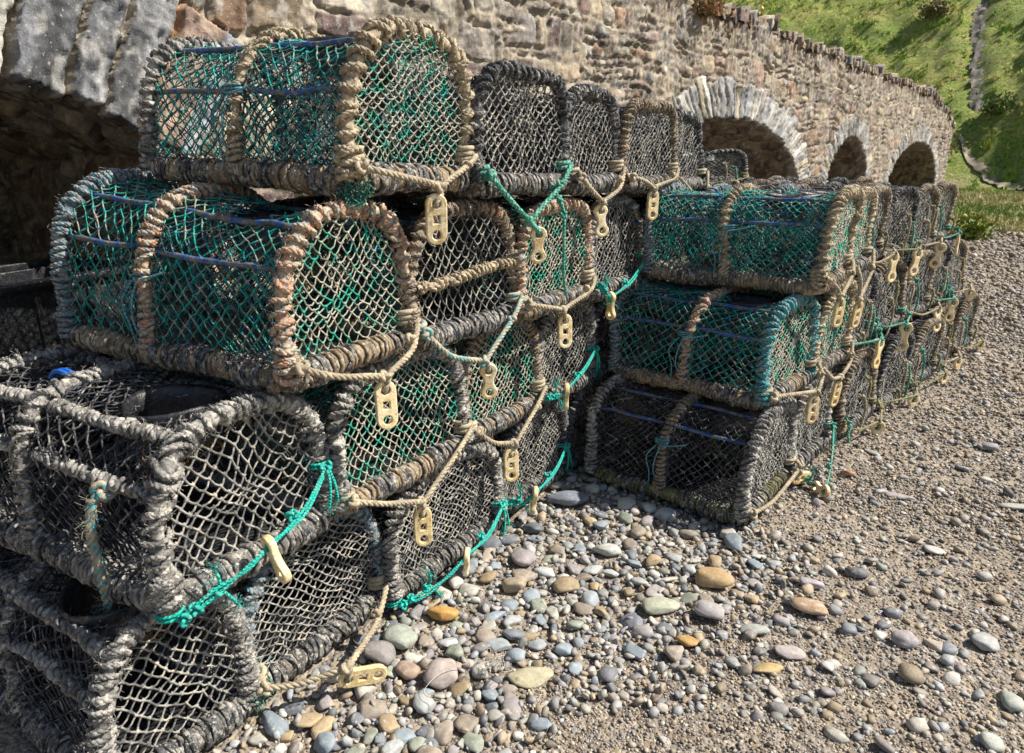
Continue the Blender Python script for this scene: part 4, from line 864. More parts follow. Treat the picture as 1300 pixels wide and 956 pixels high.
for (ta,tb,dt,dz) in ((-2.2,3.2,.0085,.0085),(3.2,8.6,.012,.012),(8.6,TEND,.022,.016)):
    nt_=int((tb-ta)/dt)+1; ts=np.linspace(ta,tb,nt_); nz=int(2.45/dz)+1; vs=np.linspace(0,1,nz)
    t,v=np.meshgrid(ts,vs,indexing='ij'); z=v*wall_top(t)
    t2,z2,keep=snap(t,z); H,C=wall_field(t2,z2); H=np.where(keep,H,-.025); t2,z2=ragged(t2,z2)
    V=to_bridge(wpt(t2,z2,H)); idx=np.arange(nt_*nz).reshape(nt_,nz)
    F=np.stack([idx[:-1,:-1],idx[1:,:-1],idx[1:,1:],idx[:-1,1:]],-1).reshape(-1,4)
    kf=keep.ravel()[F].any(1); mb.add(V.reshape(-1,3),F[kf],None,C.reshape(-1,3))
# top and far end of the wall
DEP=3.4
ts=np.linspace(-2.2,TEND,300); ws=np.linspace(0,-DEP,30); t,w=np.meshgrid(ts,ws,indexing='ij'); z=wall_top(t)-.03*(w<-.45)*0-.35*sstep(.45,.5,-w)+.01*fbm2(t*5,w*5,3,4)*(w<0)
V=to_bridge(wpt(t,z,w)); idx=np.arange(t.size).reshape(t.shape); F=np.stack([idx[:-1,:-1],idx[1:,:-1],idx[1:,1:],idx[:-1,1:]],-1).reshape(-1,4); mb.add(V.reshape(-1,3),F,None,np.tile(MORT*.9,(t.size,1)))
w,z=np.meshgrid(np.linspace(0,-DEP,120),np.linspace(0,wall_top(np.array(TEND)).item(),90),indexing='ij'); H,C=stone(w,z,.155,.105,77); H=H*sstep(0,-.03,w)
V=to_bridge(W0+TEND*WD+w[...,None]*WN+np.stack([0*z,0*z,z],-1)+H[...,None]*WD); idx=np.arange(w.size).reshape(w.shape); F=np.stack([idx[:-1,:-1],idx[:-1,1:],idx[1:,1:],idx[1:,:-1]],-1).reshape(-1,4); mb.add(V.reshape(-1,3),F,None,C.reshape(-1,3))
mb.obj('wall',SOFT,bridge,colors=True)
# vaults: soffit and jambs, with a closed back
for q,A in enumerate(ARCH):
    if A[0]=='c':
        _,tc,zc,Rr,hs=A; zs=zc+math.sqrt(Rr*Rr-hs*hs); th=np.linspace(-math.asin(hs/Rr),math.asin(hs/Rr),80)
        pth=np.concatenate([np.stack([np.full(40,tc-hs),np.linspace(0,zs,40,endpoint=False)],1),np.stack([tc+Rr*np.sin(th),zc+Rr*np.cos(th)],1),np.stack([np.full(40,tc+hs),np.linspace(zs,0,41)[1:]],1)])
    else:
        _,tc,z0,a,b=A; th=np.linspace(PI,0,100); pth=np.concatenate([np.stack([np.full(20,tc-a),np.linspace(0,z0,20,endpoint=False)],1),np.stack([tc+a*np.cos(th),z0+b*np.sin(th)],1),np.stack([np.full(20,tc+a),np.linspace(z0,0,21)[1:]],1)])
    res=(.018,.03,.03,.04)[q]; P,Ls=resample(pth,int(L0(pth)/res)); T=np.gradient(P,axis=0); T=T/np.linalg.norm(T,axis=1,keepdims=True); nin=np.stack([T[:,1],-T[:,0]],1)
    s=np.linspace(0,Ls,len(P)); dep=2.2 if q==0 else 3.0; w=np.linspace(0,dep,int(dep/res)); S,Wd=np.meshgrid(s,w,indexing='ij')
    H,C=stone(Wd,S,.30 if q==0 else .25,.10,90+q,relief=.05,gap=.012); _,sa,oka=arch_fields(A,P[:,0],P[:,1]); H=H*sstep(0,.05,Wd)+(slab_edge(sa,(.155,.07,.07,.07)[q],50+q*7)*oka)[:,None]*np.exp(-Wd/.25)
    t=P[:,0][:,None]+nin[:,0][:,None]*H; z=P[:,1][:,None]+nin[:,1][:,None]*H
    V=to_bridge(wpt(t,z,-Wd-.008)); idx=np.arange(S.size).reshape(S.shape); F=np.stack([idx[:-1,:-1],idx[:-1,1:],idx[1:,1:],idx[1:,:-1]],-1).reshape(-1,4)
    mb=MB(); mb.add(V.reshape(-1,3),F,None,C.reshape(-1,3)*.62)  # stone colour scaled down to paint in the gloom of the vault
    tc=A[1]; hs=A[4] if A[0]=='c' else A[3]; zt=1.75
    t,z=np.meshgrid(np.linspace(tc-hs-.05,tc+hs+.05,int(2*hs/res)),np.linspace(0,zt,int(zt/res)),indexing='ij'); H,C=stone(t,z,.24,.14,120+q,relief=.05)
    V=to_bridge(wpt(t,z,H-dep+.02)); idx=np.arange(t.size).reshape(t.shape); F=np.stack([idx[:-1,:-1],idx[1:,:-1],idx[1:,1:],idx[:-1,1:]],-1).reshape(-1,4); mb.add(V.reshape(-1,3),F,None,C.reshape(-1,3)*.62)  # back wall stone carries the same painted shade
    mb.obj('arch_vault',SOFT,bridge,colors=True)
# coping of upright stones
mb=MB(); t=1.5; rg=np.random.default_rng(5)
while t<TEND-.05:
    w=.03+.07*rg.random(); h=(-.015+.055*rg.random()**1.3)*(1.5 if rg.random()<.10 else 1); dpt=.34+.1*rg.random(); z=wall_top(np.array(t)).item()-.06
    g=7; u,v=np.meshgrid(np.linspace(-1,1,g),np.linspace(0,1,g),indexing='ij'); 
    # rounded block: front, top surfaces as a bent sheet
    th=np.linspace(-1,1,13); prof_=np.stack([np.where(th<-.33,dpt/2,np.where(th>.33,-dpt/2,-th/.33*dpt/2)),np.where(np.abs(th)<.33,h+.06,(1-(np.abs(th)-.33)/.67)*(h+.06))],1)
    uu=np.array([-1,-.94,-.5,0,.5,.94,1]); sc=np.array([.0,.93,1,1.02,1,.93,.0])
    X=np.empty((7,13,3)); 
    for k in range(7):
        f=.86+.14*min(1,sc[k]) if sc[k]>0 else .80
        X[k,:,0]=t+w/2+uu[k]*w*.49; X[k,:,1]=z+prof_[:,1]*f; X[k,:,2]=prof_[:,0]*f-dpt/2+.03
    X+=rg.normal(size=X.shape)*.004; X[:,:,1]+= (rg.random()-.5)*.10*(X[:,:,0]-t)/w; X[:,:,0]+=(rg.random()-.5)*.5*(X[:,:,1]-z); X[:,:,2]+=(rg.random()-.5)*.08
    V=to_bridge(wpt(X[:,:,0],X[:,:,1],X[:,:,2])); idx=np.arange(91).reshape(7,13); F=np.stack([idx[:-1,:-1],idx[1:,:-1],idx[1:,1:],idx[:-1,1:]],-1).reshape(-1,4)
    mb.add(V.reshape(-1,3),F,None,np.tile(PAL[rg.integers(len(PAL))]*(.5+.45*rg.random()),(91,1)))
    for end in (0,6): mb.add(V[end].reshape(-1,3),np.arange(13)[None,:] if end else np.arange(13)[None,::-1],None,np.tile(PAL[3]*.6,(13,1)))
    t+=w+.012+.03*rg.random()*(rg.random()<.4)
mb.obj('coping',SOFT,bridge,colors=True)

# ------------------------------------------------------------ ground
def ground_z(x,y):
    r=np.hypot(x,y); k=np.clip((30-r)/20,0,1)
    return (.012*fbm2(x*1.3,y*1.3,3,2)+.006*fbm2(x*6,y*6,2,6)-.006)*k
def grid(x0,x1,nx,y0,y1,ny,fz):
    x,y=np.meshgrid(np.linspace(x0,x1,nx),np.linspace(y0,y1,ny),indexing='ij'); z=fz(x,y)
    V=np.stack([x,y,z],-1).reshape(-1,3); idx=np.arange(nx*ny).reshape(nx,ny)
    return V,np.stack([idx[:-1,:-1],idx[1:,:-1],idx[1:,1:],idx[:-1,1:]],-1).reshape(-1,4)
def beach_mat():
    m,nt,b=newmat('beach_grit'); vec=nt.nodes.new('ShaderNodeTexCoord').outputs['Object']
    def vor(scale):
        v=nt.nodes.new('ShaderNodeTexVoronoi'); v.inputs['Scale'].default_value=scale; nt.links.new(vec,v.inputs['Vector']); return v
    a=vor(95); a2=vor(38); r=nt.nodes.new('ShaderNodeValToRGB'); r.color_ramp.interpolation='CONSTANT'
    cols=[(0,(.20,.165,.12)),(.2,(.30,.24,.165)),(.4,(.17,.15,.135)),(.55,(.36,.28,.19)),(.7,(.25,.22,.19)),(.82,(.42,.35,.26)),(.93,(.14,.12,.11))]
    for k,(p,c) in enumerate(cols):
        e=r.color_ramp.elements[k] if k<2 else r.color_ramp.elements.new(p); e.position=p; e.color=(*c,1)
    s=nt.nodes.new('ShaderNodeSeparateColor'); nt.links.new(a.outputs['Color'],s.inputs[0]); nt.links.new(s.outputs[0],r.inputs[0])
    r2=nt.nodes.new('ShaderNodeValToRGB'); r2.color_ramp.interpolation='CONSTANT'
    for k,(p,c) in enumerate([(0,(.26,.22,.17)),(.25,(.33,.30,.27)),(.5,(.22,.20,.19)),(.7,(.40,.34,.27)),(.88,(.19,.16,.14))]):
        e=r2.color_ramp.elements[k] if k<2 else r2.color_ramp.elements.new(p); e.position=p; e.color=(*c,1)
    s2=nt.nodes.new('ShaderNodeSeparateColor'); nt.links.new(a2.outputs['Color'],s2.inputs[0]); nt.links.new(s2.outputs[0],r2.inputs[0])
    c=mixc(nt,.45,r.outputs[0],r2.outputs[0]); n=noise(nt,vec,1.5,4); c=mixc(nt,1.,c,nt_rgb(nt,maprange(nt,n,.3,.7,.82,1.18)),'MULTIPLY')
    nt.links.new(c,b.inputs['Base Color']); b.inputs['Roughness'].default_value=.9; b.inputs['Specular IOR Level'].default_value=.2
    h=mth(nt,'ADD',mth(nt,'MULTIPLY',a.outputs['Distance'],-.6),mth(nt,'MULTIPLY',a2.outputs['Distance'],-1.)); bump(nt,b,h,.9,.012); return m
BM=beach_mat()
mb=MB(); V,F=grid(-9,16,420,-6,16.5,420,ground_z); mb.add(V,F); tag(mb.obj('beach',BM),kind='structure')
# hill and grass flat
PX=lambda y: -.012*y-.25+.35*np.sin(y*.33)      # line of the stepped path up the slope
def hill_z(x,y):
    foot=38.5+.25*np.clip(-x,0,60)*.3-.9*np.clip(x-1,0,30)
    d=y-foot; z=.66*np.maximum(d,0)**1.0*sstep(-1,5,d)
    z=z+sstep(0,6,d)*(0.9*fbm2(x*.09,y*.09,3,31)+.16*fbm2(x*.5,y*.4,3,33)+.22*np.maximum(fbm2(x*1.3,y*1.0,2,35),-.2))
    z=z+sstep(-18,4,d)*.10*fbm2(x*1.3,y*1.3,3,36)
    g=np.exp(-((x-PX(y))/.55)**2)*sstep(1.5,4,d); z=z-.38*g
    z=z+sstep(20,50,np.hypot(x,y-30))*.0
    return z-.03+.05*sstep(15.2,17,y)
def grass_mat():
    m,nt,b=newmat('hill_grass_ground'); vec=nt.nodes.new('ShaderNodeTexCoord').outputs['Object']
    n1=noise(nt,vec,.25,4); n2=noise(nt,vec,1.6,5,.7); n3=noise(nt,vec,6,6,.8)
    c=mixc(nt,maprange(nt,n2,.42,.6),(.31,.40,.05),(.50,.46,.14)); c=mixc(nt,maprange(nt,n1,.46,.6,0,.7),c,(.25,.37,.05))
    sp=nt.nodes.new('ShaderNodeSeparateXYZ'); nt.links.new(vec,sp.inputs[0]); 
    c=mixc(nt,mth(nt,'MULTIPLY',maprange(nt,sp.outputs[2],.9,-.05),maprange(nt,n2,.3,.55,.45,1)),c,(.46,.42,.18))
    c=mixc(nt,1.,c,nt_rgb(nt,maprange(nt,n3,.36,.64,.35,1.55)),'MULTIPLY')
    nt.links.new(c,b.inputs['Base Color']); b.inputs['Roughness'].default_value=.9; bump(nt,b,mth(nt,'ADD',n2,n3),1.,.35); return m
GM=grass_mat()
mb=MB(); V,F=grid(-45,28,300,15.6,95,330,hill_z); mb.add(V,F)
tag(mb.obj('grassy_hill',GM),kind='structure')
mb=MB(); V,F=grid(-300,300,40,-300,300,40,lambda x,y:0*x-.06); mb.add(V,F); tag(mb.obj('ground',BM),kind='structure')
# path: worn strip with stone steps
mb=MB(); ys=np.linspace(44,85,340); u=np.linspace(-1,1,9); Y,Uu=np.meshgrid(ys,u,indexing='ij'); X=PX(Y)+Uu*.30*(1+.45*fbm2(Y*2.1,Uu*0,3,3)); st=np.floor(Y*2.4)/2.4
Z=hill_z(PX(Y)+0*X,st)+.25+.10*fbm2(X*4,Y*3,3,8); V=np.stack([X,Y,Z],-1); idx=np.arange(X.size).reshape(X.shape); F=np.stack([idx[:-1,:-1],idx[:-1,1:],idx[1:,1:],idx[1:,:-1]],-1).reshape(-1,4)
cc=np.array((.125,.115,.10))*(1+.9*fbm2(X*5,Y*4,3,5))[...,None]; mb.add(V.reshape(-1,3),F,None,cc.reshape(-1,3))
# lower diagonal stretch of earth
q=np.linspace(0,1,60); cx=-.9+q*3.6; cy=42.5-q*6.5; Uu,Q=np.meshgrid(np.linspace(-1,1,7),q); Uu=Uu*(.35+.65*np.sin(PI*np.clip(Q,0.02,.98)))*(1+.5*fbm2(Q*30,Uu,3,4)); X=-.9+Q*3.6+Uu*.1; Y=42.5-Q*5.8+Uu*.32
Z=hill_z(X,Y)+.10+.03*fbm2(X*3,Y*3,2,9); idx=np.arange(X.size).reshape(X.shape); F=np.stack([idx[:-1,:-1],idx[:-1,1:],idx[1:,1:],idx[1:,:-1]],-1).reshape(-1,4)
mb.add(np.stack([X,Y,Z],-1).reshape(-1,3),F,None,np.array((.27,.225,.16))*(1+.5*fbm2(X*2.5,Y*2.5,3,12))[...,None].reshape(-1,1))
tag(mb.obj('path',SOFT,colors=True),kind='structure')
# grass tufts: blades on the slope and the flat
def blades(n,xr,yr,hmin,hmax,seed,w,filt=None,pal=None,tuft=9):
    rg=np.random.default_rng(seed); x=rg.uniform(*xr,n); y=rg.uniform(*yr,n)
    dens=fbm2(x*1.1,y*.9,3,35); ok=(dens>-.25)&(np.abs(x-PX(y))>.55) if filt is None else filt(x,y); x=x[ok]; y=y[ok]; n=len(x)
    tx=np.repeat(x,tuft); ty=np.repeat(y,tuft); k=len(tx); hh=np.repeat(rg.uniform(hmin,hmax,n)*(1+.5*fbm2(x*.6,y*.6,2,3)),tuft)
    tx=tx+rg.normal(size=k)*.09*hh/.3; ty=ty+rg.normal(size=k)*.09*hh/.3; tz=hill_z(tx,ty)-.02; a=rg.random(k)*2*PI; ln=rg.normal(size=(k,2))*.35
    b=np.stack([tx,ty,tz],-1); d=np.stack([np.cos(a),np.sin(a),0*a],-1)*w*hh[:,None]; tip=b+np.stack([ln[:,0]*hh,ln[:,1]*hh,hh*(.7+.5*rg.random(k))],-1)
    V=np.stack([b-d,b+d,tip],1).reshape(-1,3); F=np.arange(3*k).reshape(-1,3)
    ci=np.repeat(np.clip(fbm2(x*.35,y*.35,3,41)*.8+rg.normal(size=n)*.35+.45,0,.999),tuft); c=pal[(ci*len(pal)).astype(int)]*(.75+.5*rg.random(k))[:,None]
    return V,F,np.repeat(c,3,0)
GP=np.array([(.20,.32,.035),(.27,.38,.045),(.32,.42,.055),(.37,.43,.07),(.45,.45,.10),(.55,.49,.18)])
GL=attr_mat('grass_blade',s1=2,amt=.2,b1=.001,rough=.7)
mb=MB(); mb.add(*[v if k<2 else v for k,v in enumerate(blades(15000,(-26,9),(33,75),.07,.24,4,.2,pal=GP))][:2],None,blades(15000,(-26,9),(33,75),.07,.24,4,.2,pal=GP)[2])
tag(mb.obj('hill_grass',GL,colors=True),'tussocky green grass over the slope behind the bridge','grass',kind='stuff')
GF=np.array([(.20,.27,.07),(.38,.36,.14),(.44,.40,.18),(.50,.44,.22)])
def ff(x,y): return (y>16.2+.9*fbm2(x*.9,y*0,3,6))|((y>15.1)&(fbm2(x*2,y*2,2,61)>.45))
V,F,c=blades(16000,(-6,9),(15,36),.05,.15,6,.18,filt=ff,pal=GF,tuft=6); mb=MB(); mb.add(V,F,None,c)
tag(mb.obj('flat_grass',GL,colors=True),'short dry yellow grass on the flat between beach and hill','grass',kind='stuff')
# rocks on the hill
def rock_mesh(seed,n=5):
    import bmesh
    bm=bmesh.new(); bmesh.ops.create_icosphere(bm,subdivisions=3,radius=1); V=np.array([v.co[:] for v in bm.verts]); F=np.array([[v.index for v in f.verts] for f in bm.faces]); bm.free()
    rg=np.random.default_rng(seed); 
    for _ in range(9):
        d=nrm(rg.normal(size=3)); h=.55+.3*rg.random(); s=V@d; V=V-np.maximum(s-h,0)[:,None]*d
    V=V*(1+.08*fbm(V*2.5,3,seed))[:,None]; return V,F
for k,(x,y,s,lab) in enumerate(((-8.6,62.,1.3,'jagged grey rock outcrop near the top of the hill above the bridge'),(-4.2,62,1.1,'dark grey rock on the slope left of the stepped path'),(-.6,58.,1.15,'pale boulder lying at the head of the stepped path'),(-7.2,60.5,.9,'small grey rock beside the jagged outcrop on the hill'))):
    V,F=rock_mesh(k); V=V*np.array([1.2,.7,.6])*s+np.array([x,y,hill_z(np.array(x),np.array(y)).item()+.1*s]); mb=MB(); mb.add(V,F,None,np.tile(np.array((.33,.31,.29))*(1.3 if k==2 else .8),(len(V),1)))
    tag(mb.obj('rock',SOFT,colors=True,smooth=False),lab,'rock','rocks on the hillside')
# bushy plants
def leafy(name,label,loc,R_,n,leaf,pal,seed,flat=1.,cat='plant'):
    rg=np.random.default_rng(seed); p=rg.normal(size=(n,3)); p=nrm(p)*(rg.random((n,1))**.5)*R_*np.array([1,1,flat]); p[:,2]=np.abs(p[:,2]); p=p*(1+.4*fbm(p*3/R_,2,seed))[:,None]
    d=nrm(rg.normal(size=(n,3))+np.array([0,0,.6])); s=nrm(np.cross(d,rg.normal(size=(n,3)))); l=leaf*(.6+.8*rg.random((n,1)))
    V=np.stack([p,p+d*l*.5+s*l*.3,p+d*l,p+d*l*.5-s*l*.3],1).reshape(-1,3); F=np.arange(4*n).reshape(-1,4); c=np.repeat(pal[rg.integers(len(pal),size=n)]*(.7+.6*rg.random((n,1))),4,0)
    root=empty(name,loc); tag(root,label,cat); mb=MB(); mb.add(V,F,None,c); mb.obj('foliage',GL,root,colors=True)
    mb=MB(); q=12; p1=p[rg.integers(0,n,q)]; sweep(mb,np.stack([p1*0,p1*.5+[0,0,.1*R_],p1],1),.012*R_+.002,4); mb.obj('stem',SLAT,root)
def wpos(t,z,h): return tuple(float(v) for v in (W0+t*WD+h*WN+np.array([0,0,z])))
leafy('wall_plant','clump of faded orange-brown flowers growing on the parapet at the top of the bridge',wpos(5.45,2.30,.03),.16,700,.035,np.array([(.40,.24,.10),(.20,.20,.07),(.45,.20,.13),(.30,.26,.12)]),1)
leafy('wall_plant','yellow and green weeds behind the coping of the bridge',wpos(7.6,2.44,-.45),.30,900,.05,np.array([(.42,.33,.08),(.16,.22,.05),(.45,.28,.08)]),2)
leafy('wall_plant','small green weed on the parapet left of the faded flowers',wpos(4.9,2.42,-.1),.16,400,.04,np.array([(.12,.18,.05),(.30,.22,.10)]),3)
leafy('shore_weed','green and yellow weeds where the far stack meets the grass',(.10,13.8,0.),.26,600,.08,np.array([(.10,.20,.03),(.16,.24,.04),(.38,.34,.06)]),5,flat=1.5)
leafy('bush','dark green bush at the foot of the slope by the path',(2.6,37.6,.1),.55,1100,.14,np.array([(.06,.13,.025),(.09,.17,.03)]),6)
leafy('bush','dark bush on the slope where the path turns',(.5,43.6,float(hill_z(np.array(.5),np.array(43.6)))),.75,1300,.15,np.array([(.06,.12,.02),(.10,.17,.03),(.2,.2,.07)]),7)
leafy('bush','low brown-topped bush on the hill left of the stepped path',(-3.6,52.2,float(hill_z(np.array(-3.6),np.array(52.2)))),.8,1300,.16,np.array([(.20,.16,.07),(.10,.12,.03),(.26,.21,.10)]),8)
# fish boxes under the near arch
BOX=fibre_mat('fish_box_plastic',(.012,.014,.018),None,rough=.32,spec=.5,dirt_amt=.12,speck=.15)
def rbox(mb,c,s,bev=.006):
    import bmesh
    bm=bmesh.new(); bmesh.ops.create_cube(bm,size=1); bmesh.ops.scale(bm,verts=bm.verts,vec=s); bmesh.ops.bevel(bm,geom=bm.edges[:],offset=bev,segments=2,affect='EDGES',profile=.6)
    V=np.array([v.co[:] for v in bm.verts])+np.array(c)
    for k in (3,4,5,6,8):
        F=[[v.index for v in f.verts] for f in bm.faces if len(f.verts)==k]
        if F: mb.add(V,np.array(F))
    bm.free()
for k,(zb,lab) in enumerate(((0.0,'black plastic fish box at the bottom of the pile under the arch'),(.30,'black plastic fish box in the middle of the pile under the arch'),(.60,'top black plastic fish box under the arch, its rim catching light'))):
    r_=empty('fish_box',(-2.58,.98,zb),.12*k); tag(r_,lab,'box','fish boxes under the near arch'); mb=MB(); w,l,h=.42,.72,.27
    rbox(mb,(0,0,.012),(w,l,.02)); rbox(mb,(w/2-.01,0,h/2+.01),(.02,l-.004,h-.03)); rbox(mb,(-w/2+.01,0,h/2+.01),(.02,l-.004,h-.03)); rbox(mb,(0,l/2-.01,h/2+.01),(w-.044,.018,h-.034)); rbox(mb,(0,-l/2+.01,h/2+.01),(w-.044,.018,h-.034))
    mb.obj('tub',BOX,r_)
    mb=MB(); 
    for sx in (-1,1): rbox(mb,(sx*(w/2+.004),0,h+.006),(.04,l+.05,.026))
    for sy in (-1,1): rbox(mb,(0,sy*(l/2+.004),h+.006),(w-.034,.04,.025))
    mb.obj('rim',BOX,r_)
    for y in (-.27,-.09,.09,.27): mb=MB(); rbox(mb,(w/2+.003,y,h/2),(.014,.016,h-.06),.003); mb.obj('rib',BOX,r_)
# ------------------------------------------------------------ pebbles
import bmesh
def ico(sub):
    bm=bmesh.new(); bmesh.ops.create_icosphere(bm,subdivisions=sub,radius=1); V=np.array([v.co[:] for v in bm.verts]); F=np.array([[v.index for v in f.verts] for f in bm.faces]); bm.free(); return V,F
PEB=.97*np.array([(.33,.34,.34),(.38,.38,.37),(.27,.29,.31),(.40,.36,.31),(.31,.28,.26),(.36,.31,.26),(.44,.40,.33),(.34,.27,.19),(.48,.45,.40),(.30,.29,.28),(.34,.35,.31),(.41,.33,.22),(.24,.24,.25),(.34,.31,.31),(.50,.47,.42)])
GRIT=1.1*np.array([(.29,.25,.20),(.36,.31,.24),(.22,.19,.155),(.27,.24,.21),(.17,.15,.14),(.42,.36,.28),(.34,.25,.16),(.30,.29,.28),(.48,.43,.36),(.20,.15,.11)])
PM=attr_mat('pebble_stone',s1=60,amt=.24,b1=.0018,rough=.6,spec=.35,speck=70,bs=.7)
def batch_pebbles(x,y,s,lift,seed,sub,pal,tiltamt=.3,flat=(.28,.55)):
    rg=np.random.default_rng(seed); T,F=ico(sub); T0=[]
    for k in range(12):
        q=np.random.default_rng(k+70); V=T*(1+.24*fbm(T*1.2+k*7,2,k))[:,None]
        for _ in range(4 if sub>1 else 2):
            d=nrm(q.normal(size=3)*np.array([1,1,.3])); h=.52+.36*q.random(); V=V-np.maximum(V@d-h,0)[:,None]*d*.85
        T0.append(V)
    T0=np.array(T0); n=len(x); V=T0[rg.integers(0,12,n)]
    V=V*np.stack([.5*s,.5*s*rg.uniform(.6,.92,n),.5*s*rg.uniform(*flat,n)],-1)[:,None]
    # tilt then yaw
    ax=rg.normal(size=n)*tiltamt; c,sn=np.cos(ax)[:,None],np.sin(ax)[:,None]; V=np.stack([V[...,0],V[...,1]*c-V[...,2]*sn,V[...,1]*sn+V[...,2]*c],-1)
    ay=rg.normal(size=n)*tiltamt*.7; c,sn=np.cos(ay)[:,None],np.sin(ay)[:,None]; V=np.stack([V[...,0]*c+V[...,2]*sn,V[...,1],-V[...,0]*sn+V[...,2]*c],-1)
    a=rg.random(n)*2*PI; c,sn=np.cos(a)[:,None],np.sin(a)[:,None]; V=np.stack([V[...,0]*c-V[...,1]*sn,V[...,0]*sn+V[...,1]*c,V[...,2]],-1)
    zb=V[...,2].min(1); z=ground_z(x,y)+lift
    V=V+np.stack([x,y,z-zb-.28*s*.5*0],-1)[:,None]
    FF=(np.arange(n)*len(T))[:,None,None]+F[None]
    col=pal[rg.integers(len(pal),size=n)]*rg.uniform(.6,1.15,(n,1)); col=np.repeat(col,len(T),0)
    return V.reshape(-1,3),FF.reshape(-1,3),col
def shingle(x,y):
    """1 where the large rounded pebbles lie, 0 on the grit"""
    d=y-1.55-.55*(x+.2)           # line from lower middle up to the foot of the middle stack
    k=1-sstep(-.28,.30,x-(-.60+.34*np.minimum(y-1.2,.75))+.14*fbm2(x*3,y*3,2,5))
    k=k*(1-sstep(2.15,2.6,y)*sstep(-.5,-.3,x))
    return np.maximum(k,.0)
def occupied(x,y):     # under the stacks
    o=(x<-1.19)&(x>-1.95)&(y>.3)&(y<3.3); o|=(x<-.50+.12*(y-2.2))&(x>-1.08)&(y>2.28)&(y<3.3); o|=(x<-.38+.2*(y-3.27))&(x>-1.7)&(y>3.3)&(y<5.6); return o
def dart(n,gen,sf,sep=.86,seed=0):
    """dart throwing, big ones first"""
    rg=np.random.default_rng(seed); x,y=gen(rg,n); s=sf(rg,x,y); o=np.argsort(-s); x,y,s=x[o],y[o],s[o]; g={}; keep=[]; cs=.10
    for i in range(n):
        cx,cy=int(x[i]//cs),int(y[i]//cs); ok=True
        for a in (-1,0,1):
            for b in (-1,0,1):
                for j in g.get((cx+a,cy+b),()):
                    if (x[i]-x[j])**2+(y[i]-y[j])**2<((s[i]+s[j])*.5*sep)**2: ok=False; break
                if not ok: break
            if not ok: break
        if ok: g.setdefault((cx,cy),[]).append(i); keep.append(i)
    k=np.array(keep); return x[k],y[k],s[k]
def polar(rmin,rmax,a0=-66,a1=22,p=1.0):
    def gen(rg,n):
        a=np.radians(rg.uniform(a0,a1,n)); r=np.exp(rg.uniform(math.log(rmin),math.log(rmax),n)); return r*np.sin(a),r*np.cos(a)
    return gen
HEROP=[   # x, y, size, colour, label, (width, thickness), yaw
 (-.475,1.855,.131,(.42,.29,.15),'large flat tan stone in front of the middle stack',(.62,.42),.35),
 (-.563,1.657,.114,(.36,.37,.28),'flat sage green pebble left of centre below the tan stone',(.60,.38),.75),
 (-.429,1.687,.094,(.34,.315,.31),'pale grey-purple rounded stone just below the large tan one',(.75,.5),.0),
 (-.189,1.864,.117,(.40,.27,.17),'brown stone with white veins lying on the grit',(.58,.42),.15),
 (-.81,1.835,.094,(.44,.44,.40),'pale oval pebble at the edge of the shadow between the stacks',(.62,.5),.45),
 (-1.02,1.637,.088,(.31,.27,.27),'purple-grey cobble next to the feet of the near stack',(.85,.5),.2),
 (-.731,1.213,.105,(.42,.38,.25),'flat sandy yellow stone at the bottom of the shingle',(.66,.3),.5),
 (-.203,1.646,.087,(.37,.32,.30),'pinkish grey flat oval stone out on the grit',(.55,.36),.25),
 (-.235,1.559,.076,(.42,.31,.15),'ochre flat stone near the bottom edge of the picture',(.6,.35),.6),
 (-.443,1.549,.054,(.42,.26,.10),'small bright ochre pebble below the sage green one',(.75,.5),.3),
 (-.302,1.684,.070,(.36,.37,.33),'grey-green oval pebble between the tan and the veined stones',(.6,.45),.4),
 (-1.088,2.078,.155,(.19,.21,.25),'big blue-grey cobble in the shade between the stacks',(.60,.42),.5),
 (-.975,1.506,.088,(.36,.29,.21),'beige brown stone at the left of the shingle',(.8,.5),.9),
 (-.864,1.272,.080,(.31,.335,.34),'flat blue-grey pebble beside the tangle of fishing line',(.6,.35),.4),
 (-.754,1.587,.064,(.28,.31,.325),'round slate-blue pebble in the middle of the shingle',(.9,.5),0.),
 (-1.066,1.279,.081,(.48,.27,.08),'orange-brown stone beside the turquoise cord of the broad black pot',(.7,.6),.5),
 (-1.09,1.13,.090,(.32,.345,.29),'large round green-grey pebble below the orange-brown stone',(.92,.5),.2),
 (-.917,1.085,.090,(.38,.32,.29),'large pinkish round pebble at the bottom edge of the shingle',(.9,.55),.3),
 (-1.0,1.05,.066,(.34,.25,.19),'red-brown blunt stone left of the pinkish round pebble',(.8,.6),.3),
 (-.785,1.331,.054,(.30,.31,.32),'flat grey chip right of the fishing line',(.7,.35),1.),
 (-.178,3.21,.085,(.34,.34,.30),'long grey stone at the foot of the far stack',(.35,.35),-.6),
 (-.046,2.801,.11,(.33,.30,.295),'long flat grey stone on the grit right of the middle stack',(.33,.3),.1),
 (.049,1.858,.07,(.33,.30,.30),'rounded mauve-grey stone far out on the grit',(.8,.5),.3),
 (.129,1.891,.078,(.42,.36,.29),'flat cream-brown stone beside the mauve-grey one',(.55,.3),0.),
 (.087,2.447,.08,(.40,.38,.35),'pale flat stone on the grit toward the right edge',(.6,.35),.4),
 (.23,1.98,.08,(.38,.385,.37),'pale grey rounded stone nearest the right edge',(.8,.4),1.4),
 (-.213,1.996,.064,(.38,.34,.36),'small lilac pebble on the grit above the veined stone',(.7,.5),.3),
 (.331,2.932,.11,(.40,.39,.34),'long pale stone at the right edge of the beach',(.45,.3),.2),
 (-.238,2.90,.05,(.36,.20,.10),'rusty brown round stone at the foot of the middle stack',(.8,.7),.2),
]
HPA=np.array([(h[0],h[1],h[2]) for h in HEROP])
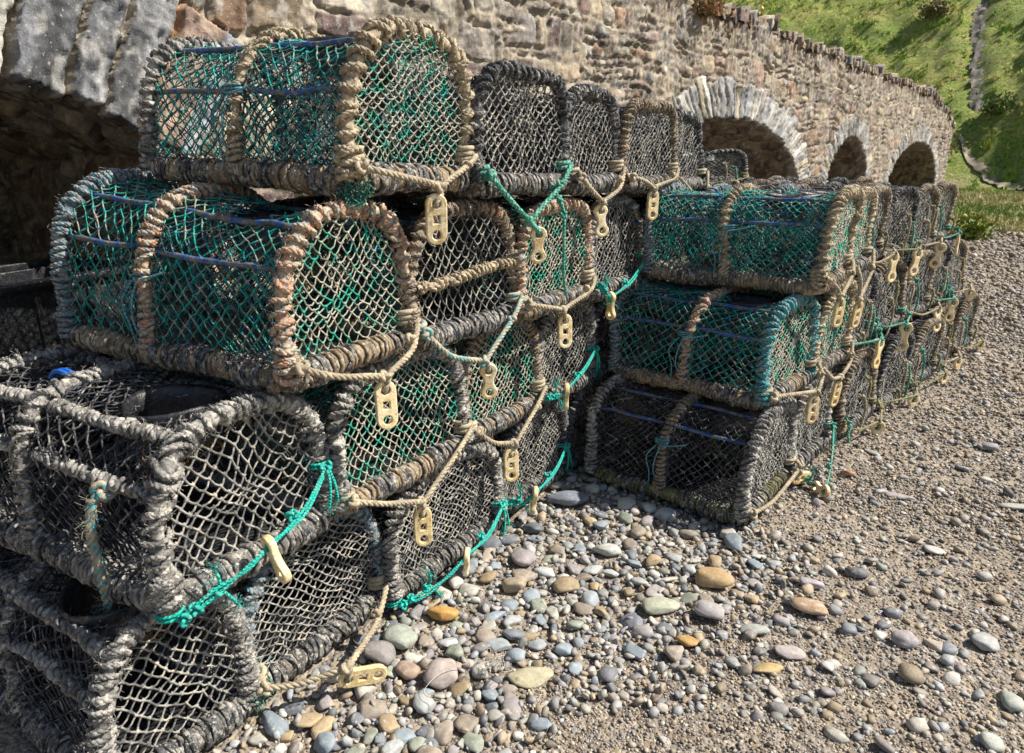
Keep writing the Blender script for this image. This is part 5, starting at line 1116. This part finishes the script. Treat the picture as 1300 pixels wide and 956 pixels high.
def clear(x,y,s): return ~(np.hypot(x[:,None]-HPA[:,0],y[:,None]-HPA[:,1])<(HPA[:,2]*.40+s[:,None]*.30)).any(1)
# layer 1: shingle of 2.5-7 cm stones in the foreground, plus scattered ones on the grit
def gen1(rg,n): 
    return rg.uniform(-1.75,1.5,n),rg.uniform(.55,3.4,n)
def sf1(rg,x,y):
    k=shingle(x,y); s=np.exp(rg.normal(size=len(x))*.38)*.034*(.55+.45*k); return np.clip(s,.014,.088)
x,y,s=dart(26000,gen1,sf1,.66,1)
k=shingle(x,y); rg=np.random.default_rng(3); ok=(rg.random(len(x))<np.where(k>.6,1,.11+.89*k*k))&~occupied(x,y)&clear(x,y,s); x,y,s=x[ok],y[ok],s[ok]
big=np.argsort(-s/np.hypot(x,y)**.8)[:225]; rest=np.ones(len(x),bool); rest[big]=False
mb=MB(); V,F,c=batch_pebbles(x[rest],y[rest],s[rest],-.006,5,2,PEB,.32); mb.add(V,F,None,c)
# second layer squeezed between the first
def sf2(rg,x,y): return np.clip(np.exp(rg.normal(size=len(x))*.3)*.021,.012,.035)
x2,y2,s2=dart(26000,gen1,sf2,.60,2); ok=(shingle(x2,y2)>.3)&~occupied(x2,y2)&clear(x2,y2,s2); V,F,c=batch_pebbles(x2[ok],y2[ok],s2[ok],.0,6,2,PEB,.6); mb.add(V,F,None,c)
tag(mb.obj('shingle',PM,colors=True),'rounded grey, purple and tan shingle around the foot of the pots','shingle',kind='stuff')
# individual larger pebbles
def one_pebble(x,y,s,seed,col,label,group,asp=(.75,.5),tilt=.25,yaw=None,name='pebble',lift=.0,veins=None):
    rg=np.random.default_rng(seed); T,F=PICO; V=T*(1+.20*fbm(T*1.2+seed*3.1,2,seed%50))[:,None]
    for _ in range(5):
        d=nrm(rg.normal(size=3)*np.array([1,1,.3])); h=.52+.4*rg.random(); V=V-np.maximum(V@d-h,0)[:,None]*d*.85
    V=V*np.array([.5*s,.5*s*asp[0],.5*s*asp[1]*asp[0]])
    M=np.array((Matrix.Rotation(rg.random()*6.28 if yaw is None else yaw,3,'Z')@Matrix.Rotation(rg.normal()*tilt,3,'X')@Matrix.Rotation(rg.normal()*tilt*.6,3,'Y'))); V=V@M.T
    zb=V[:,2].min(); V[:,2]-=zb; c=np.tile(np.array(col),(len(V),1))
    if veins is not None:
        kx=np.sin(V[:,0]*2*PI/.017+V[:,1]*90+3*fbm(V*40,2,3)); c=c+(np.array(veins)-c)*(sstep(.82,.97,kx)*.8)[:,None]
    mb=MB(); mb.add(V,F,None,c); o=mb.obj(name,PM,colors=True); o.location=(float(x),float(y),float(ground_z(np.array(x),np.array(y)).item()+lift))
    tag(o,label,'pebble',group); return o
PICO=ico(3)
CLS=[('smooth pale grey pebble lying in the shingle',(.40,.41,.40)),('smooth blue-grey pebble lying in the shingle',(.25,.29,.32)),('smooth purplish grey pebble lying in the shingle',(.31,.285,.275)),('flat tan pebble lying in the shingle',(.38,.29,.18)),('dull green-grey pebble lying in the shingle',(.29,.31,.25)),('dark slate pebble lying in the shingle',(.17,.18,.20)),('brown-grey pebble lying in the shingle',(.31,.26,.21)),('cream white pebble lying in the shingle',(.46,.44,.38))]
rg=np.random.default_rng(8)
for k,(px_,py_,s_,c_,lab,asp,yw) in enumerate(HEROP):
    one_pebble(px_,py_,s_*1.08,400+k,c_,lab,None,asp,.08,yaw=yw,veins=(.55,.5,.42) if 'veins' in lab else None,lift=.002)
for k,i in enumerate(big):
    lab,c_=CLS[rg.integers(len(CLS))]; one_pebble(x[i],y[i],s[i],500+k,np.array(c_)*rg.uniform(.75,1.12),lab,'pebbles: '+lab,(rg.uniform(.55,.92),rg.uniform(.32,.58)),.22,lift=-.002)
# grit: small fragments everywhere, sized with distance
mb=MB()
def sized(rg,x,y,b): 
    r=np.hypot(x,y); return np.maximum(.0058,.0030*r)*np.exp(rg.normal(size=len(x))*.38)*b
for (r0,r1,n,b,sd,flat) in ((.8,3.0,98000,1.12,11,(.35,.75)),(2.6,8.,92000,1.12,12,(.35,.75)),(6,15.7,52000,1.15,13,(.4,.7))):
    rg=np.random.default_rng(sd); xx,yy=polar(r0,r1,-64,26)(rg,n); ss=sized(rg,xx,yy,b); ok=~occupied(xx,yy)&(yy<15.9)&(xx*math.cos(WA)-yy*math.sin(WA)>-2.55); ok&=(shingle(xx,yy)<.75)|(rg.random(n)<.4)
    V,F,c=batch_pebbles(xx[ok],yy[ok],ss[ok],-.0015,sd,1 if r0>2 else 1,GRIT,.5,flat); mb.add(V,F,None,c)
# scattered stones of 2-5 cm over grit and the far beach
rg=np.random.default_rng(21); xx,yy=polar(1.4,15.6,-24,16)(rg,4600); ss=np.exp(rg.normal(size=len(xx))*.45)*.018*(1+.10*np.hypot(xx,yy)); ok=~occupied(xx,yy)&(shingle(xx,yy)<.5)&(xx>-.6+.18*(yy-2.5))&(yy<15.6)
V,F,c=batch_pebbles(xx[ok],yy[ok],ss[ok],-.002,22,2,PEB,.25,(.3,.5)); mb.add(V,F,None,c)
tag(mb.obj('grit',PM,colors=True),'coarse brown grit and small stones spread over the beach','gravel',kind='stuff')
# tangle of white fishing line
mb=MB(); rg=np.random.default_rng(2); c0=np.array([-.80,1.16,.045])
for k in range(7):
    p=c0+rg.normal(size=(7,3))*np.array([.02,.022,.008]); p[:,2]=np.maximum(p[:,2],.035); sweep(mb,catmull(p,36)[None],.0006,4)
sweep(mb,catmull([c0,c0+[-.05,-.03,.0],c0+[-.10,-.10,-.01],c0+[-.09,-.17,-.01],c0+[-.02,-.16,-.01]],40)[None],.0009,4)
tag(mb.obj('fishing_line',fibre_mat('line_white',(.55,.52,.46),None,dirt_amt=.2)),'tangle of pale fishing line on the pebbles','fishing line')

# ------------------------------------------------------------ light, sky, camera
w=bpy.data.worlds.new('World'); scene.world=w; w.use_nodes=True; nt=w.node_tree; bg=nt.nodes['Background']
sky=nt.nodes.new('ShaderNodeTexSky'); sky.sky_type='NISHITA'; sky.sun_disc=False; nt.links.new(sky.outputs[0],bg.inputs[0]); bg.inputs[1].default_value=.068
EL=math.radians(47); AZ=math.radians(33)      # towards the sea and along the wall, away from the camera
sky.sun_elevation=EL; sky.sun_rotation=PI/2-AZ
sun=bpy.data.lights.new('sun','SUN'); sun.energy=5.0; sun.angle=math.radians(.5); sun.color=(1,.94,.84)
so=bpy.data.objects.new('sun',sun); COL.objects.link(so); d=Vector((math.cos(EL)*math.cos(AZ),math.cos(EL)*math.sin(AZ),math.sin(EL)))
so.rotation_euler=d.to_track_quat('Z','Y').to_euler(); so.location=(6,3,8)
cam=bpy.data.cameras.new('camera'); co=bpy.data.objects.new('camera',cam); COL.objects.link(co); scene.camera=co
cam.sensor_width=36; cam.lens=867/1300*36; cam.clip_end=1000; cam.clip_start=.05
co.location=(0,0,CAMH); co.rotation_euler=(PI/2-math.radians(17.478),0,math.radians(32.987))
cam.dof.use_dof=True; cam.dof.focus_distance=1.95; cam.dof.aperture_fstop=8
scene.view_settings.view_transform='Standard'; scene.view_settings.look='None'; scene.view_settings.exposure=0.68; scene.view_settings.gamma=1
scene.render.engine='CYCLES'; scene.cycles.max_bounces=6; scene.cycles.use_denoising=True
